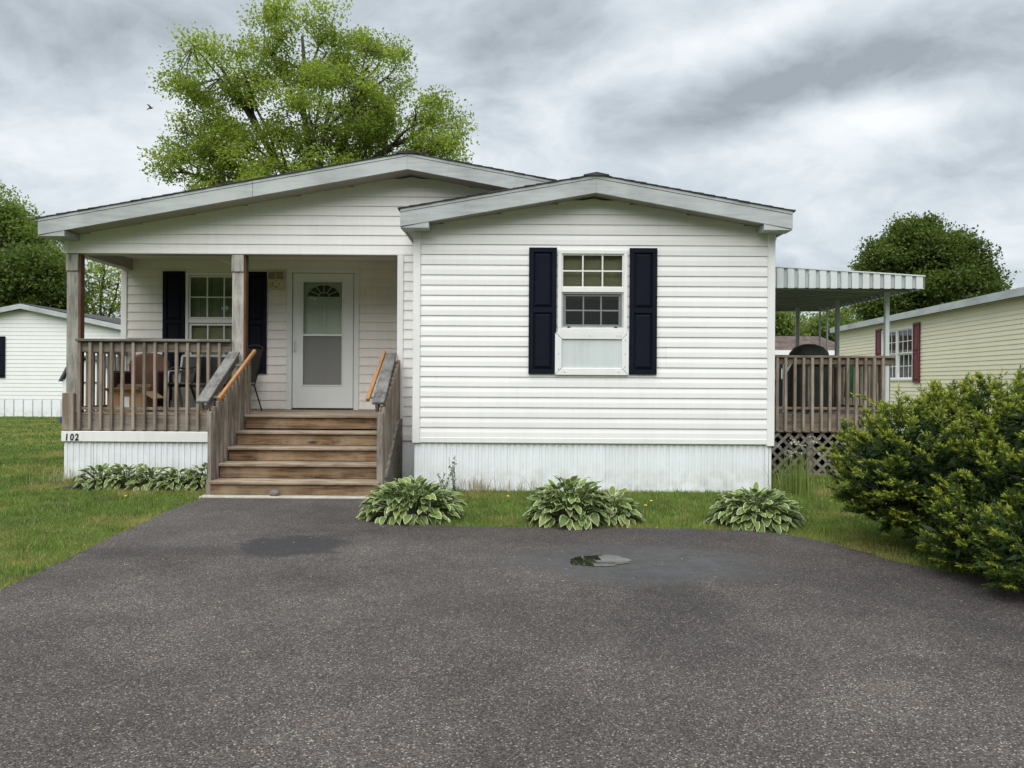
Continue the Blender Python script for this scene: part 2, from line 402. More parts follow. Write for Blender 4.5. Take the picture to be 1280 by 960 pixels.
def ell(g, p, cx, cy, rx, ry, nz, wob=0.5, soft=0.35):
    x, y, _ = g.sep(p)
    u = g.math('DIVIDE', g.math('SUBTRACT', x, cx), rx); v = g.math('DIVIDE', g.math('SUBTRACT', y, cy), ry)
    q = g.math('SQRT', g.math('ADD', g.math('MULTIPLY', u, u), g.math('MULTIPLY', v, v)))
    q = g.math('ADD', q, g.math('MULTIPLY', g.math('SUBTRACT', nz, 0.5), wob * 2))
    return g.map(q, 1.0 + soft, 1.0 - soft, 0, 1, True)
def asphaltmat():
    m, g = newmat('asphalt')
    p = g.pos()
    warp = g.vmath('ADD', p, g.vmath('SCALE', g.noise(p, 140, 2, out='Color'), 0.004))
    v1 = g.voro(warp, 145); v2 = g.voro(g.mapping(warp, loc=(3, 5, 1)), 290)
    e1 = g.voro(warp, 145, 'Distance')
    r1 = g.sep(v1)[0]; g1 = g.sep(v1)[1]; r2 = g.sep(v2)[0]
    c = g.mix(g.math('POWER', r1, 1.4), (0.0235, 0.0215, 0.020), (0.142, 0.128, 0.117))
    c = g.mix(g.math('MULTIPLY', r2, 0.45), c, (0.044, 0.039, 0.037))
    c = g.mix(g.map(g1, 0.91, 0.975, 0, 0.9), c, (0.28, 0.255, 0.23))
    c = g.mix(g.map(g1, 0.10, 0.04, 0, 0.75), c, (0.105, 0.062, 0.048))
    gaps = g.map(e1, 0.55, 0.85)
    c = g.mix(g.math('MULTIPLY', gaps, 0.6), c, (0.020, 0.019, 0.019))
    big = g.noise(g.mapping(p, loc=(1.3, 2.2, 0)), 0.55, 6, 0.62); mid = g.noise(p, 3.0, 4, 0.6)
    k = g.math('ADD', g.map(big, 0.32, 0.68, 0.70, 1.38), g.map(mid, 0.3, 0.7, -0.13, 0.13))
    c = g.mix(1.0, c, g.comb(k, g.math('MULTIPLY', k, 0.965), g.math('MULTIPLY', k, 0.94)), 'MULTIPLY')
    # rust coloured drips
    spot = g.voro(g.mapping(p, loc=(0.3, 0.1, 0)), 0.9, 'Distance')
    c = g.mix(g.math('MULTIPLY', g.map(spot, 0.075, 0.02), 0.30), c, (0.13, 0.068, 0.036))
    nz = g.noise(p, 2.4, 5, 0.6)
    stain = g.math('MAXIMUM', g.math('MULTIPLY', ell(g, p, -1.88, 6.55, 0.46, 0.40, g.noise(p, 4.5, 6, 0.68), 0.85, 0.22), 0.95), g.math('MULTIPLY', ell(g, p, -2.7, 6.32, 0.75, 0.16, nz, 0.9, 0.6), 0.35))      # patched dark round
    track = g.math('MULTIPLY', ell(g, p, 1.05, 4.9, 0.42, 1.5, nz, 0.9, 0.7), 0.75)       # damp run off below the puddle
    back = g.math('MULTIPLY', ell(g, p, 0.9, 7.25, 2.6, 0.55, nz, 0.8, 0.6), 0.62)
    fan = g.math('MULTIPLY', ell(g, p, 2.7, 5.6, 1.5, 1.1, nz, 0.8, 0.7), 0.7)
    nz2 = g.noise(p, 5.5, 6, 0.65)
    wet0 = ell(g, p, 1.00, 6.02, 0.98, 0.64, g.math('ADD', g.math('MULTIPLY', nz, 0.6), g.math('MULTIPLY', nz2, 0.4)), 0.75, 0.22)
    wet = g.math('MULTIPLY', wet0, g.map(nz2, 0.32, 0.62, 0.35, 1.0))
    dk = g.math('MAXIMUM', g.math('MAXIMUM', stain, track), g.math('MAXIMUM', back, fan))
    c = g.mix(dk, c, g.mix(1.0, c, (0.50, 0.50, 0.53), 'MULTIPLY'))
    c = g.mix(g.math('MULTIPLY', stain, 0.65), c, (0.030, 0.030, 0.033))
    c = g.mix(g.math('MULTIPLY', wet0, 0.35), c, (0.028, 0.028, 0.029))
    c = g.mix(g.math('MULTIPLY', wet, 0.60), c, (0.046, 0.047, 0.050))
    rough = g.mix(wet, (0.92, 0.92, 0.92), (0.55, 0.55, 0.55))
    h = g.math('ADD', g.math('SUBTRACT', 1.0, e1), g.math('MULTIPLY', r1, 0.6))
    nb = g.n('ShaderNodeBump'); nb.inputs['Distance'].default_value = 0.004
    g.link(g.map(wet, 0, 1, 0.75, 0.15), nb.inputs['Strength']); g.link(h, nb.inputs['Height'])
    g.out(g.bsdf(c, rough, nb.outputs[0], **{'Specular IOR Level': 0.35}))
    m, g = newmat('puddle_water')
    g.out(g.bsdf((0.012, 0.012, 0.012), 0.03, g.bump(g.noise(g.pos(), 14, 2), 0.03, 0.004), **{'IOR': 1.36}))
asphaltmat()

# ------------------------------------------------------------------ mesh helpers
WL = {}
def props(o, label=None, cat=None, group=None, kind=None):
    if label: o['label'] = label
    if cat: o['category'] = cat
    if group: o['group'] = group
    if kind: o['kind'] = kind
    return o
def thing(name, label, cat, loc=(0, 0, 0), group=None):
    o = bpy.data.objects.new(name, None); COL.objects.link(o)
    o.empty_display_size = 0.2
    o.location = loc; WL[o] = Vector(loc)
    return props(o, label, cat, group)
def link(name, me, parent=None, loc=(0, 0, 0)):
    o = bpy.data.objects.new(name, me); COL.objects.link(o)
    loc = Vector(loc)
    WL[o] = loc
    if parent is not None:
        o.parent = parent
        o.location = loc - WL[parent]
    else:
        o.location = loc
    return o
def copy_to(o, loc, name=None, parent=None, rot=None):
    c = o.copy(); COL.objects.link(c)
    p = parent if parent is not None else o.parent
    c.parent = p
    WL[c] = Vector(loc)
    c.location = WL[c] - (WL[p] if p else Vector())
    if rot: c.rotation_euler = rot
    return c

class MB:
    def __init__(s): s.v = []; s.f = []
    def poly(s, pts):
        b = len(s.v); s.v += [tuple(p) for p in pts]; s.f.append(tuple(range(b, b + len(pts))))
    def box(s, x0, x1, y0, y1, z0, z1):
        b = len(s.v)
        s.v += [(x0, y0, z0), (x1, y0, z0), (x1, y1, z0), (x0, y1, z0), (x0, y0, z1), (x1, y0, z1), (x1, y1, z1), (x0, y1, z1)]
        s.f += [tuple(b + i for i in q) for q in ((3, 2, 1, 0), (4, 5, 6, 7), (0, 1, 5, 4), (1, 2, 6, 5), (2, 3, 7, 6), (3, 0, 4, 7))]
        return s
    def prism(s, pts, y0, y1):          # polygon in XZ (counter clockwise seen from -Y), extruded along Y
        n = len(pts); b = len(s.v)
        s.v += [(x, y0, z) for x, z in pts] + [(x, y1, z) for x, z in pts]
        s.f.append(tuple(b + i for i in range(n))); s.f.append(tuple(b + n + i for i in reversed(range(n))))
        for i in range(n):
            j = (i + 1) % n
            s.f.append((b + i, b + n + i, b + n + j, b + j))
        return s
    def prismx(s, pts, x0, x1):         # polygon in YZ extruded along X
        n = len(pts); b = len(s.v)
        s.v += [(x0, y, z) for y, z in pts] + [(x1, y, z) for y, z in pts]
        s.f.append(tuple(b + i for i in reversed(range(n)))); s.f.append(tuple(b + n + i for i in range(n)))
        for i in range(n):
            j = (i + 1) % n
            s.f.append((b + i, b + j, b + n + j, b + n + i))
        return s
    def bar(s, p0, p1, w, h, up=(0, 0, 1)):   # rectangular bar between points
        p0, p1 = Vector(p0), Vector(p1); d = (p1 - p0).normalized(); up = Vector(up)
        if abs(d.dot(up)) > 0.98: up = Vector((0, 1, 0))
        sx = d.cross(up).normalized() * w / 2; sz = sx.cross(d).normalized() * h / 2
        b = len(s.v)
        for p in (p0, p1):
            s.v += [tuple(p - sx - sz), tuple(p + sx - sz), tuple(p + sx + sz), tuple(p - sx + sz)]
        s.f += [tuple(b + i for i in q) for q in ((0, 1, 2, 3), (7, 6, 5, 4), (0, 4, 5, 1), (1, 5, 6, 2), (2, 6, 7, 3), (3, 7, 4, 0))]
        return s
    def tube(s, pts, r, n=8):
        pts = [Vector(p) for p in pts]; rs = r if isinstance(r, (list, tuple)) else [r] * len(pts)
        b = len(s.v); ref = Vector((0.3, 0.2, 0.93))
        for i, p in enumerate(pts):
            d = (pts[min(i + 1, len(pts) - 1)] - pts[max(i - 1, 0)]).normalized()
            a = d.cross(ref)
            if a.length < 0.1: a = d.cross(Vector((1, 0, 0)))
            a.normalize(); c = d.cross(a)
            for k in range(n):
                t = 2 * math.pi * k / n
                s.v.append(tuple(p + (a * math.cos(t) + c * math.sin(t)) * rs[i]))
        for i in range(len(pts) - 1):
            for k in range(n):
                k2 = (k + 1) % n
                s.f.append((b + i * n + k, b + i * n + k2, b + (i + 1) * n + k2, b + (i + 1) * n + k))
        s.f.append(tuple(b + k for k in reversed(range(n)))); s.f.append(tuple(b + (len(pts) - 1) * n + k for k in range(n)))
        return s
    def ball(s, c, rx, ry, rz, seg=12, rings=8):
        b = len(s.v)
        for i in range(rings + 1):
            t = math.pi * i / rings
            for k in range(seg):
                q = 2 * math.pi * k / seg
                s.v.append((c[0] + rx * math.sin(t) * math.cos(q), c[1] + ry * math.sin(t) * math.sin(q), c[2] + rz * math.cos(t)))
        for i in range(rings):
            for k in range(seg):
                k2 = (k + 1) % seg
                s.f.append((b + i * seg + k, b + (i + 1) * seg + k, b + (i + 1) * seg + k2, b + i * seg + k2))
        return s
    def ring(s, x0, x1, z0, z1, wd, y0, y1):
        s.box(x0, x1, y0, y1, z1 - wd, z1); s.box(x0, x1, y0, y1, z0, z0 + wd)
        s.box(x0, x0 + wd, y0, y1, z0 + wd, z1 - wd); s.box(x1 - wd, x1, y0, y1, z0 + wd, z1 - wd)
        return s
    def build(s, name, mat, parent=None, bevel=0.0, smooth=False, center=True):
        co = np.array(s.v, dtype=float)
        c = (co.min(0) + co.max(0)) / 2 if center else np.zeros(3)
        me = bpy.data.meshes.new(name)
        me.from_pydata([tuple(v) for v in (co - c)], [], s.f)
        bm = bmesh.new(); bm.from_mesh(me)
        bmesh.ops.remove_doubles(bm, verts=bm.verts, dist=1e-6) if smooth else None
        bmesh.ops.recalc_face_normals(bm, faces=bm.faces)
        if bevel:
            bmesh.ops.bevel(bm, geom=[e for e in bm.edges if len(e.link_faces) == 2 and e.calc_face_angle(0) > 0.5], offset=bevel, segments=1, affect='EDGES', profile=0.5)
        bm.to_mesh(me); bm.free()
        me.materials.append(MATS[mat])
        if smooth:
            me.polygons.foreach_set('use_smooth', [True] * len(me.polygons))
        return link(name, me, parent, c)

def np_mesh(name, V, Fc, mat, parent=None, attrs=None, loc=(0, 0, 0), smooth=False):
    V = np.asarray(V, dtype=np.float32) - np.asarray(loc, dtype=np.float32); Fc = np.asarray(Fc, dtype=np.int32)
    m, k = Fc.shape
    me = bpy.data.meshes.new(name)
    me.vertices.add(len(V)); me.vertices.foreach_set('co', V.ravel())
    me.loops.add(m * k); me.loops.foreach_set('vertex_index', Fc.ravel())
    me.polygons.add(m); me.polygons.foreach_set('loop_start', np.arange(0, m * k, k, dtype=np.int32))
    me.update(calc_edges=True)
    for an, arr in (attrs or {}).items():
        at = me.attributes.new(an, 'FLOAT', 'POINT'); at.data.foreach_set('value', np.asarray(arr, dtype=np.float32))
    me.materials.append(MATS[mat])
    if smooth: me.polygons.foreach_set('use_smooth', [True] * m)
    return link(name, me, parent, loc)

def unit(a): return a / np.maximum(np.linalg.norm(a, axis=-1, keepdims=True), 1e-9)
def leaves(P, size, up_bias=0.3, outward=None, aspect=0.55, rng=RNG):
    """diamond leaves (4 verts, folded on the middle) at points P"""
    n = len(P)
    d = rng.normal(size=(n, 3)); d[:, 2] -= 0.25
    if outward is not None: d += outward * 0.9
    d = unit(d)
    nn = rng.normal(size=(n, 3)); nn[:, 2] += up_bias * 3
    sd = unit(np.cross(d, nn)); nn = np.cross(sd, d)
    L = (size * rng.uniform(0.7, 1.3, n))[:, None]; W = L * aspect
    a = P; b = P + d * L * 0.5 + sd * W * 0.5 + nn * L * 0.08; c = P + d * L; e = P + d * L * 0.5 - sd * W * 0.5 + nn * L * 0.08
    V = np.stack([a, b, c, e], 1).reshape(-1, 3)
    Fc = np.arange(4 * n).reshape(n, 4)
    return V, Fc

# ================================================================== GROUND
b = MB()
nx = 24
b.poly([(-500, -60, 0), (500, -60, 0), (500, 700, 0), (-500, 700, 0)])
props(b.build('lawn', 'lawn_ground', center=False), kind='structure')

def smooth_line(pts, step=0.07, jit=0.020):
    out = []
    P = [Vector((*p, 0)) for p in pts]
    for i in range(len(P) - 1):
        p0, p1, p2, p3 = P[max(i - 1, 0)], P[i], P[i + 1], P[min(i + 2, len(P) - 1)]
        n = max(2, int((p2 - p1).length / step))
        for k in range(n):
            t = k / n
            q = 0.5 * ((2 * p1) + (p2 - p0) * t + (2 * p0 - 5 * p1 + 4 * p2 - p3) * t * t + (3 * p1 - p0 - 3 * p2 + p3) * t ** 3)
            out.append((q.x + random.uniform(-jit, jit), q.y + random.uniform(-jit, jit)))
    out.append(pts[-1])
    return out
edge_left = [(-3.2, -6), (-3.25, 0), (-3.33, 3.0), (-3.40, 5.05), (-3.58, 7.0), (-3.68, 8.2), (-3.70, 9.25)]
edge_back = [(-1.40, 9.25), (-1.30, 8.3), (-1.22, 7.65), (-0.6, 7.50), (0.6, 7.45), (1.8, 7.42), (2.35, 7.30), (2.70, 7.02), (2.96, 6.45), (3.10, 6.05), (3.40, 5.72), (4.2, 5.40), (5.5, 5.25), (7.0, 5.1), (7.6, 3.5), (7.8, 0), (7.8, -6)]
DRIVE = smooth_line(edge_left) + smooth_line(edge_back)
b = MB()
n = len(DRIVE)
b.v = [(x, y, 0.016) for x, y in DRIVE] + [(x, y, -0.05) for x, y in DRIVE]
b.f = [tuple(range(n))] + [(i, n + i, n + (i + 1) % n, (i + 1) % n) for i in range(n)]
props(b.build('driveway', 'asphalt', center=False), kind='structure')
DR = np.array(DRIVE)
def in_drive(x, y, shrink=0.0):
    """vectorised point in polygon"""
    inside = np.zeros(len(x), bool)
    X, Y = DR[:, 0], DR[:, 1]
    j = len(DR) - 1
    for i in range(len(DR)):
        c = ((Y[i] > y) != (Y[j] > y)) & (x < (X[j] - X[i]) * (y - Y[i]) / (Y[j] - Y[i] + 1e-12) + X[i])
        inside ^= c; j = i
    return inside
# puddle
pts = []
for k in range(72):
    t = 2 * math.pi * k / 72
    r = 1 + 0.10 * math.sin(2 * t + 0.6) + 0.05 * math.sin(5 * t + 2) + 0.03 * math.sin(9 * t) + 0.02 * math.sin(17 * t + 1)
    pts.append((0.70 + 0.225 * r * math.cos(t), 6.06 + 0.20 * r * math.sin(t), 0.020))
b = MB(); b.poly(pts)
props(b.build('puddle', 'puddle_water', center=False), kind='structure')
# concrete strip at the foot of the steps
b = MB().box(-3.74, -1.50, 9.18, 9.345, -0.05, 0.034)
props(b.build('concrete_strip', 'concrete', bevel=0.008), kind='structure')
# planting soil
for nm, (x0, x1, y0, y1) in {'a': (-5.9, -3.8, 9.8, 10.75), 'b': (3.55, 6.6, 5.55, 7.4)}.items():
    b = MB(); q = []
    for k in range(60):
        t = 2 * math.pi * k / 60; rr = 1 + 0.07 * math.sin(4 * t) + 0.05 * math.sin(7 * t + 1)
        q.append(((x0 + x1) / 2 + (x1 - x0) / 2 * rr * math.copysign(abs(math.cos(t)) ** 0.6, math.cos(t)), (y0 + y1) / 2 + (y1 - y0) / 2 * rr * math.copysign(abs(math.sin(t)) ** 0.6, math.sin(t)), 0.006))
    b.poly(q); props(b.build('soil_bed', 'soil', center=False), kind='structure')

# ================================================================== MAIN HOUSE
XL, XR, XS = -6.35, 3.40, -1.28       # left wall, right wall, left edge of the projecting section
YF, YG, YB, YE = 10.0, 10.9, 12.5, 24.0
ZF = 0.955                             # porch floor
house = thing('mobile_home', 'white double-wide home with front porch, two low gables and black shutters', 'house', (0, 11, 0))

PLCACHE = {}
def profile(kind, h):
    if kind == 'lap':      # dutch lap: sloped top half, upright lower half, groove under the next lip
        return [(-0.0008, h), (-0.001, h - 0.005), (-0.0045, h - 0.0052), (-0.006, h * 0.84), (-0.0145, h * 0.50), (-0.0165, h * 0.07), (-0.016, 0.0)]
    return [(-0.0008, h), (-0.001, h - 0.007), (-0.005, h - 0.0072), (-0.009, h * 0.55), (-0.0155, h * 0.10), (-0.015, 0.0)]
def clip_profile(pr, z0, z1):
    out = []
    for i in range(len(pr)):
        y, z = pr[i]
        if i:
            py, pz = pr[i - 1]
            for lim in (z1, z0):
                if (pz - lim) * (z - lim) < 0:
                    t = (pz - lim) / (pz - z); out.append((py + t * (y - py), lim))
        if z0 - 1e-9 <= z <= z1 + 1e-9: out.append((y, z))
    return out
def plank(parent, mat, kind, Y, x0, x1, zb, h, c0=None, c1=None, jit=True):
    if x1 - x0 < 0.02: return
    c0 = 0.0 if c0 is None else c0; c1 = h if c1 is None else c1
    if c1 - c0 < 0.006: return
    key = (mat, kind, round(x1 - x0, 3), round(h, 3), round(c0, 3), round(c1, 3))
    loc = ((x0 + x1) / 2, Y, zb)
    if key in PLCACHE:
        return link('siding_plank', PLCACHE[key], parent, loc)
    pr = clip_profile(profile(kind, h), c0, c1)
    pr = [(0.0, pr[0][1])] + pr + [(0.0, pr[-1][1])]
    b = MB(); hw = (x1 - x0) / 2
    b.prismx(pr, -hw, hw)
    o = b.build('siding_plank', mat, parent, center=False)
    PLCACHE[key] = o.data
    o.location = Vector(loc) - WL[parent]; WL[o] = Vector(loc)
    return o
def siding(parent, mat, kind, Y, x0, x1, z0, z1, h, openings=(), xlim=None):
    k = 0
    while z0 + k * h < z1 - 0.01:
        zb = z0 + k * h; hh = min(h, z1 - zb)
        a, c = (x0, x1) if xlim is None else xlim(zb)
        cuts = [o for o in openings if o[2] < zb + hh and o[3] > zb and o[0] < c and o[1] > a]
        cuts.sort()
        cur = a
        for (ox0, ox1, oz0, oz1) in cuts:
            plank(parent, mat, kind, Y, cur, ox0, zb, h, 0, hh)
            plank(parent, mat, kind, Y, ox0, ox1, zb, h, 0, max(0, oz0 - zb))
            plank(parent, mat, kind, Y, ox0, ox1, zb, h, min(hh, oz1 - zb), hh)
            cur = ox1
        seams = [q for q in (cur + 1.27, cur + 2.55, cur + 3.2) if q < c - 0.4]
        if not cuts and seams and random.random() < 0.55:        # a lap joint in this course
            q = random.choice(seams)
            plank(parent, mat, kind, Y, cur, q - 0.0015, zb, h, 0, hh); plank(parent, mat, kind, Y - 0.0012, q, c, zb, h, 0, hh)
        else:
            plank(parent, mat, kind, Y, cur, c, zb, h, 0, hh)
        k += 1
def wall_boxes(b, x0, x1, z0, z1, y0, y1, openings):
    xs = sorted({x0, x1, *[q for o in openings for q in o[:2]]}); zs = sorted({z0, z1, *[q for o in openings for q in o[2:]]})
    for i in range(len(xs) - 1):
        run = None
        for j in range(len(zs) - 1):
            cx, cz = (xs[i] + xs[i + 1]) / 2, (zs[j] + zs[j + 1]) / 2
            if any(o[0] < cx < o[1] and o[2] < cz < o[3] for o in openings): continue
            b.box(xs[i], xs[i + 1], y0, y1, zs[j], zs[j + 1])

# gable geometry
PX, PZ, PS = -1.444, 4.555, 0.184      # main gable: peak x, top of roof edge, slope
QX, QZ, QS = 1.050, 4.050, 0.178       # projecting gable
def zmain(x): return PZ - PS * abs(x - PX)
def zfront(x): return QZ - QS * abs(x - QX)
TH = 0.228

# --- front projecting wall
WIN = (0.615, 1.465, 2.10, 3.125)
fw = MB(); wall_boxes(fw, XS, XR, 0.62, 3.36, YF, YF + 0.10, [WIN])
fw.prism([(XS, 3.36), (XR, 3.36), (XR, zfront(XR) - TH), (QX, QZ - TH), (XS, zfront(XS) - TH)], YF, YF + 0.10)
front_wall = fw.build('wall', 'white_vinyl', house)
hF = 0.1323
TRIM = 0.085
def xl_front(zb):
    a = (QZ - TH - zb + 0.004) / QS
    return max(XS + TRIM, QX - a), min(XR - TRIM, QX + a)
siding(front_wall, 'white_vinyl', 'lap', YF, XS + TRIM, XR - TRIM, 0.70, QZ - TH - 0.03, hF, [WIN], xl_front)
MB().box(XS + TRIM, XR - TRIM, YF - 0.024, YF, 0.632, 0.70).build('starter_strip', 'white_trim', front_wall, 0.004)
MB().box(XS - 0.012, XS + TRIM, YF - 0.032, YF + 0.1, 0.625, zfront(XS) - TH + 0.02).build('corner_trim', 'white_trim', house, 0.006)
MB().box(XR - TRIM, XR + 0.012, YF - 0.032, YF + 0.1, 0.61, zfront(XR) - TH + 0.02).build('corner_trim', 'white_trim', house, 0.006)
# side walls (plain, seen only from the sides)
sw = MB().box(XS, XS + 0.1, YF + 0.1, YB, 0.02, 3.36); sw.build('side_wall', 'gable_vinyl', house)
sw = MB().box(XR - 0.1, XR, YF + 0.1, YE, 0.02, 3.40); sw.build('side_wall', 'white_vinyl', house)
sw = MB().box(XL, XL + 0.1, YB + 0.1, YE, 0.02, 3.40); sw.build('side_wall', 'white_vinyl', house)
sw = MB().box(XL, XR, YE, YE + 0.1, 0.02, 3.40).build('rear_wall', 'white_vinyl', house)
sides = MB()
for k in range(20):
    z = 0.66 + k * 0.1323
    sides.prism([(XR, z), (XR + 0.014, z), (XR + 0.003, z + 0.1323), (XR, z + 0.1323)], YF + 0.1, YE)
    sides.prism([(XL, z), (XL, z + 0.1323), (XL - 0.003, z + 0.1323), (XL - 0.014, z)], YB + 0.1, YE)
so_ = sides.build('side_siding', 'white_vinyl', house); so_['kind'] = 'stuff'

# --- porch back wall
PW = (-5.285, -4.365, 1.66, 3.145)       # window opening
PD = (-3.60, -2.545, ZF, 3.20)           # door opening
bw = MB(); wall_boxes(bw, XL, XS, 0.02, 3.40, YB, YB + 0.1, [PW, PD])
back_wall = bw.build('wall', 'porch_vinyl', house)
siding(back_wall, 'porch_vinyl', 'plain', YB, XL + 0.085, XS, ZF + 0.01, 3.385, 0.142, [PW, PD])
MB().box(XL - 0.01, XL + 0.085, YB - 0.03, YB + 0.1, 0.62, 3.31).build('corner_trim', 'white_trim', house, 0.006)

# --- main gable above the porch beam
ZB = 3.214
gw = MB(); gw.prism([(XL, ZB), (XR, ZB), (XR, zmain(XR) - TH), (PX, PZ - TH), (XL, zmain(XL) - TH)], YG, YG + 0.14)
gable_wall = gw.build('gable_wall', 'gable_vinyl', house)
def xl_main(zb):
    a = (PZ - TH - zb + 0.004) / PS
    return max(XL + 0.055, PX - a), min(XR, PX + a)
siding(gable_wall, 'gable_vinyl', 'plain', YG, XL, XR, ZB + 0.004, PZ - TH - 0.03, 0.1375, (), xl_main)
MB().box(XL - 0.01, XL + 0.055, YG - 0.028, YG + 0.14, ZB - 0.004, zmain(XL) - TH + 0.02).build('corner_trim', 'white_trim', house, 0.005)
# narrow strip between the porch opening and the projecting section
st = MB().box(-1.63, XS, YG, YG + 0.14, 0.58, ZB)
strip = st.build('wall', 'gable_vinyl', house)
siding(strip, 'gable_vinyl', 'plain', YG, -1.545, XS, 0.66, ZB, 0.1365)
MB().box(-1.632, -1.545, YG - 0.028, YG, 0.66, ZB - 0.002).build('corner_trim', 'white_trim', house, 0.005)
MB().box(-1.72, XS, YG - 0.040, YG, 0.585, 0.656).build('starter_strip', 'white_trim', house, 0.005)
MB().box(-1.63, XS, YG - 0.012, YG - 0.001, 0.0, 0.583).build('skirt_panel', 'skirt_vinyl', house)
MB().box(-1.47, -1.455, YG - 0.020, YG - 0.012, 0.0, 0.583).build('skirt_rib', 'skirt_vinyl', house)

# --- skirting
def skirt(x0, x1, Y, z0, z1, nm='skirting'):
    sk = MB().box(x0, x1, Y + 0.03, Y + 0.06, z0, z1).build(nm, 'skirt_vinyl', house)
    pw, ribs = 0.415, 5
    first = None
    x = x0
    while x < x1 - 0.02:
        wd = min(pw, x1 - x)
        if first is not None and abs(wd - pw) < 1e-6:
            o = copy_to(first, (x + pw / 2, Y + 0.012, (z0 + z1) / 2))
            o.location.y += random.uniform(-0.003, 0.003); o.rotation_euler = (0, random.uniform(-0.003, 0.003), random.uniform(-0.006, 0.006))
        else:
            pts = []
            nr = max(1, round(wd / (pw / ribs)))
            for r in range(nr):
                a = x + wd * r / nr; s_ = wd / nr
                pts += [(a, 0.010), (a + s_ * 0.06, 0.013), (a + s_ * 0.13, 0.0), (a + s_ * 0.58, -0.002), (a + s_ * 0.66, 0.009), (a + s_ * 0.95, 0.007)]
            pts.append((x + wd, 0.010))
            b = MB(); n = len(pts)
            b.v = [(px, Y + py, z0) for px, py in pts] + [(px, Y + py, z1) for px, py in pts]
            b.f = [(i, i + 1, n + i + 1, n + i) for i in range(n - 1)]
            o = b.build('skirt_panel', 'skirt_vinyl', sk)
            if first is None: first = o
        x += pw
    return sk
skirt(XS + 0.012, XR - 0.012, YF + 0.004, -0.03, 0.630)
skirt(XL, -3.72, YG - 0.01, -0.03, 0.548)
MB().box(XL - 0.02, -3.55, YG - 0.045, YG + 0.02, 0.546, 0.694).build('porch_band', 'white_trim', house, 0.006)
MB().box(XL, XL + 0.05, YG + 0.06, YB + 0.1, -0.03, 0.69).build('skirting', 'skirt_vinyl', house)
MB().box(XL, XL + 0.06, YB + 0.1, YE, -0.03, 0.64).build('skirting', 'skirt_vinyl', house)

# house number
def digit(ch, x, parent):
    cu = bpy.data.curves.new('digit', 'FONT'); cu.body = ch; cu.size = 0.130; cu.shear = 0.10; cu.extrude = 0.004; cu.offset = 0.003; cu.align_x = 'CENTER'
    t = bpy.data.objects.new('digit_tmp', cu); COL.objects.link(t)
    bpy.context.view_layer.update()
    me = bpy.data.meshes.new_from_object(t.evaluated_get(bpy.context.evaluated_depsgraph_get()))
    bpy.data.objects.remove(t)
    me.materials.clear(); me.materials.append(MATS['number_black'])
    o = link('digit', me, parent, (x, YG - 0.050, 0.566))
    o.rotation_euler = (R(90), 0, 0); o.scale = (0.82, 1, 1)
    return o
plate = MB().box(XL + 0.02, XL + 0.27, YG - 0.047, YG - 0.045, 0.555, 0.68).build('house_number', 'white_trim', house)
for ch, x in (('1', -6.29), ('0', -6.215), ('2', -6.145)): digit(ch, x, plate)

# --- roofs
def gable_roof(px, pz, s, half_l, half_r, y0, y1, joints=()):
    roof = MB()
    xl, xr = px - half_l, px + half_r
    t = TH - 0.02
    zl, zr = pz - s * half_l, pz - s * half_r
    roof.prism([(xl + 0.02, zl - t), (px, pz - t), (px, pz - 0.022), (xl + 0.02, zl - 0.022)], y0 + 0.03, y1)
    roof.prism([(px, pz - t), (xr - 0.02, zr - t), (xr - 0.02, zr - 0.022), (px, pz - 0.022)], y0 + 0.03, y1)
    ro = roof.build('roof', 'soffit', house)
    # fascia boards, with a lipped top strip
    for sg, half in ((-1, half_l), (1, half_r)):
        cuts = sorted([0.0, half] + [j * half for j in joints])
        for a, c in zip(cuts[:-1], cuts[1:]):
            c2 = c - (0.004 if c < half else 0)
            pa = [(px + sg * a, pz - s * a), (px + sg * c2, pz - s * c2)]
            if sg < 0: pa = pa[::-1]
            (x0, z0), (x1, z1) = pa
            MB().prism([(x0, z0 - TH), (x1, z1 - TH), (x1, z1 - 0.048), (x0, z0 - 0.048)], y0, y0 + 0.028).build('fascia_board', 'aged_trim', ro, 0.003)
            MB().prism([(x0, z0 - 0.045), (x1, z1 - 0.045), (x1, z1 - 0.004), (x0, z0 - 0.004)], y0 - 0.006, y0 + 0.028).build('drip_edge', 'aged_trim', ro, 0.002)
        # eave end board
        xe = px + sg * half; ze = pz - s * half
        MB().box(xe - 0.022 if sg > 0 else xe, xe if sg > 0 else xe + 0.022, y0 + 0.028, y1, ze - TH, ze - 0.01).build('eave_board', 'aged_trim', ro)
        # boxed return under the eave end
        r = 0.36
        tri = [(xe + 0.0, ze - TH - 0.012), (xe - sg * r, ze - TH - 0.012), (xe - sg * r, ze - TH + s * r)]
        if sg > 0: tri = tri[::-1]
        MB().prism(tri, y0 + 0.006, (YG if half > 4 else YF) - 0.03).build('eave_return', 'aged_trim', ro)
    sh = MB()
    for sg, half in ((-1, half_l), (1, half_r)):
        a = half + 0.03
        while a > 0:
            c = max(0.0, a - 0.145)
            j = random.uniform(-0.003, 0.003)
            ta = 0.014 + j; tc = 0.007
            q = [(px + sg * a, pz - s * a - 0.004), (px + sg * c, pz - s * c - 0.004), (px + sg * c, pz - s * c + tc), (px + sg * a, pz - s * a + ta)]
            if sg < 0: q = q
            ov = random.uniform(0.016, 0.024)
            sh.prism(q, y0 - ov, y1 + 0.02)
            a = c
    sh.prism([(px - 0.16, pz - s * 0.16 + 0.012), (px + 0.16, pz - s * 0.16 + 0.012), (px + 0.16, pz - s * 0.16 + 0.026), (px, pz + 0.030), (px - 0.16, pz - s * 0.16 + 0.026)], y0 - 0.028, y1 + 0.02)
    o = sh.build('shingles', 'shingle_dark', ro); o['kind'] = 'stuff'
    return ro
gable_roof(PX, PZ, PS, 5.053, 5.053, 10.50, YE + 0.3, (0.42,))
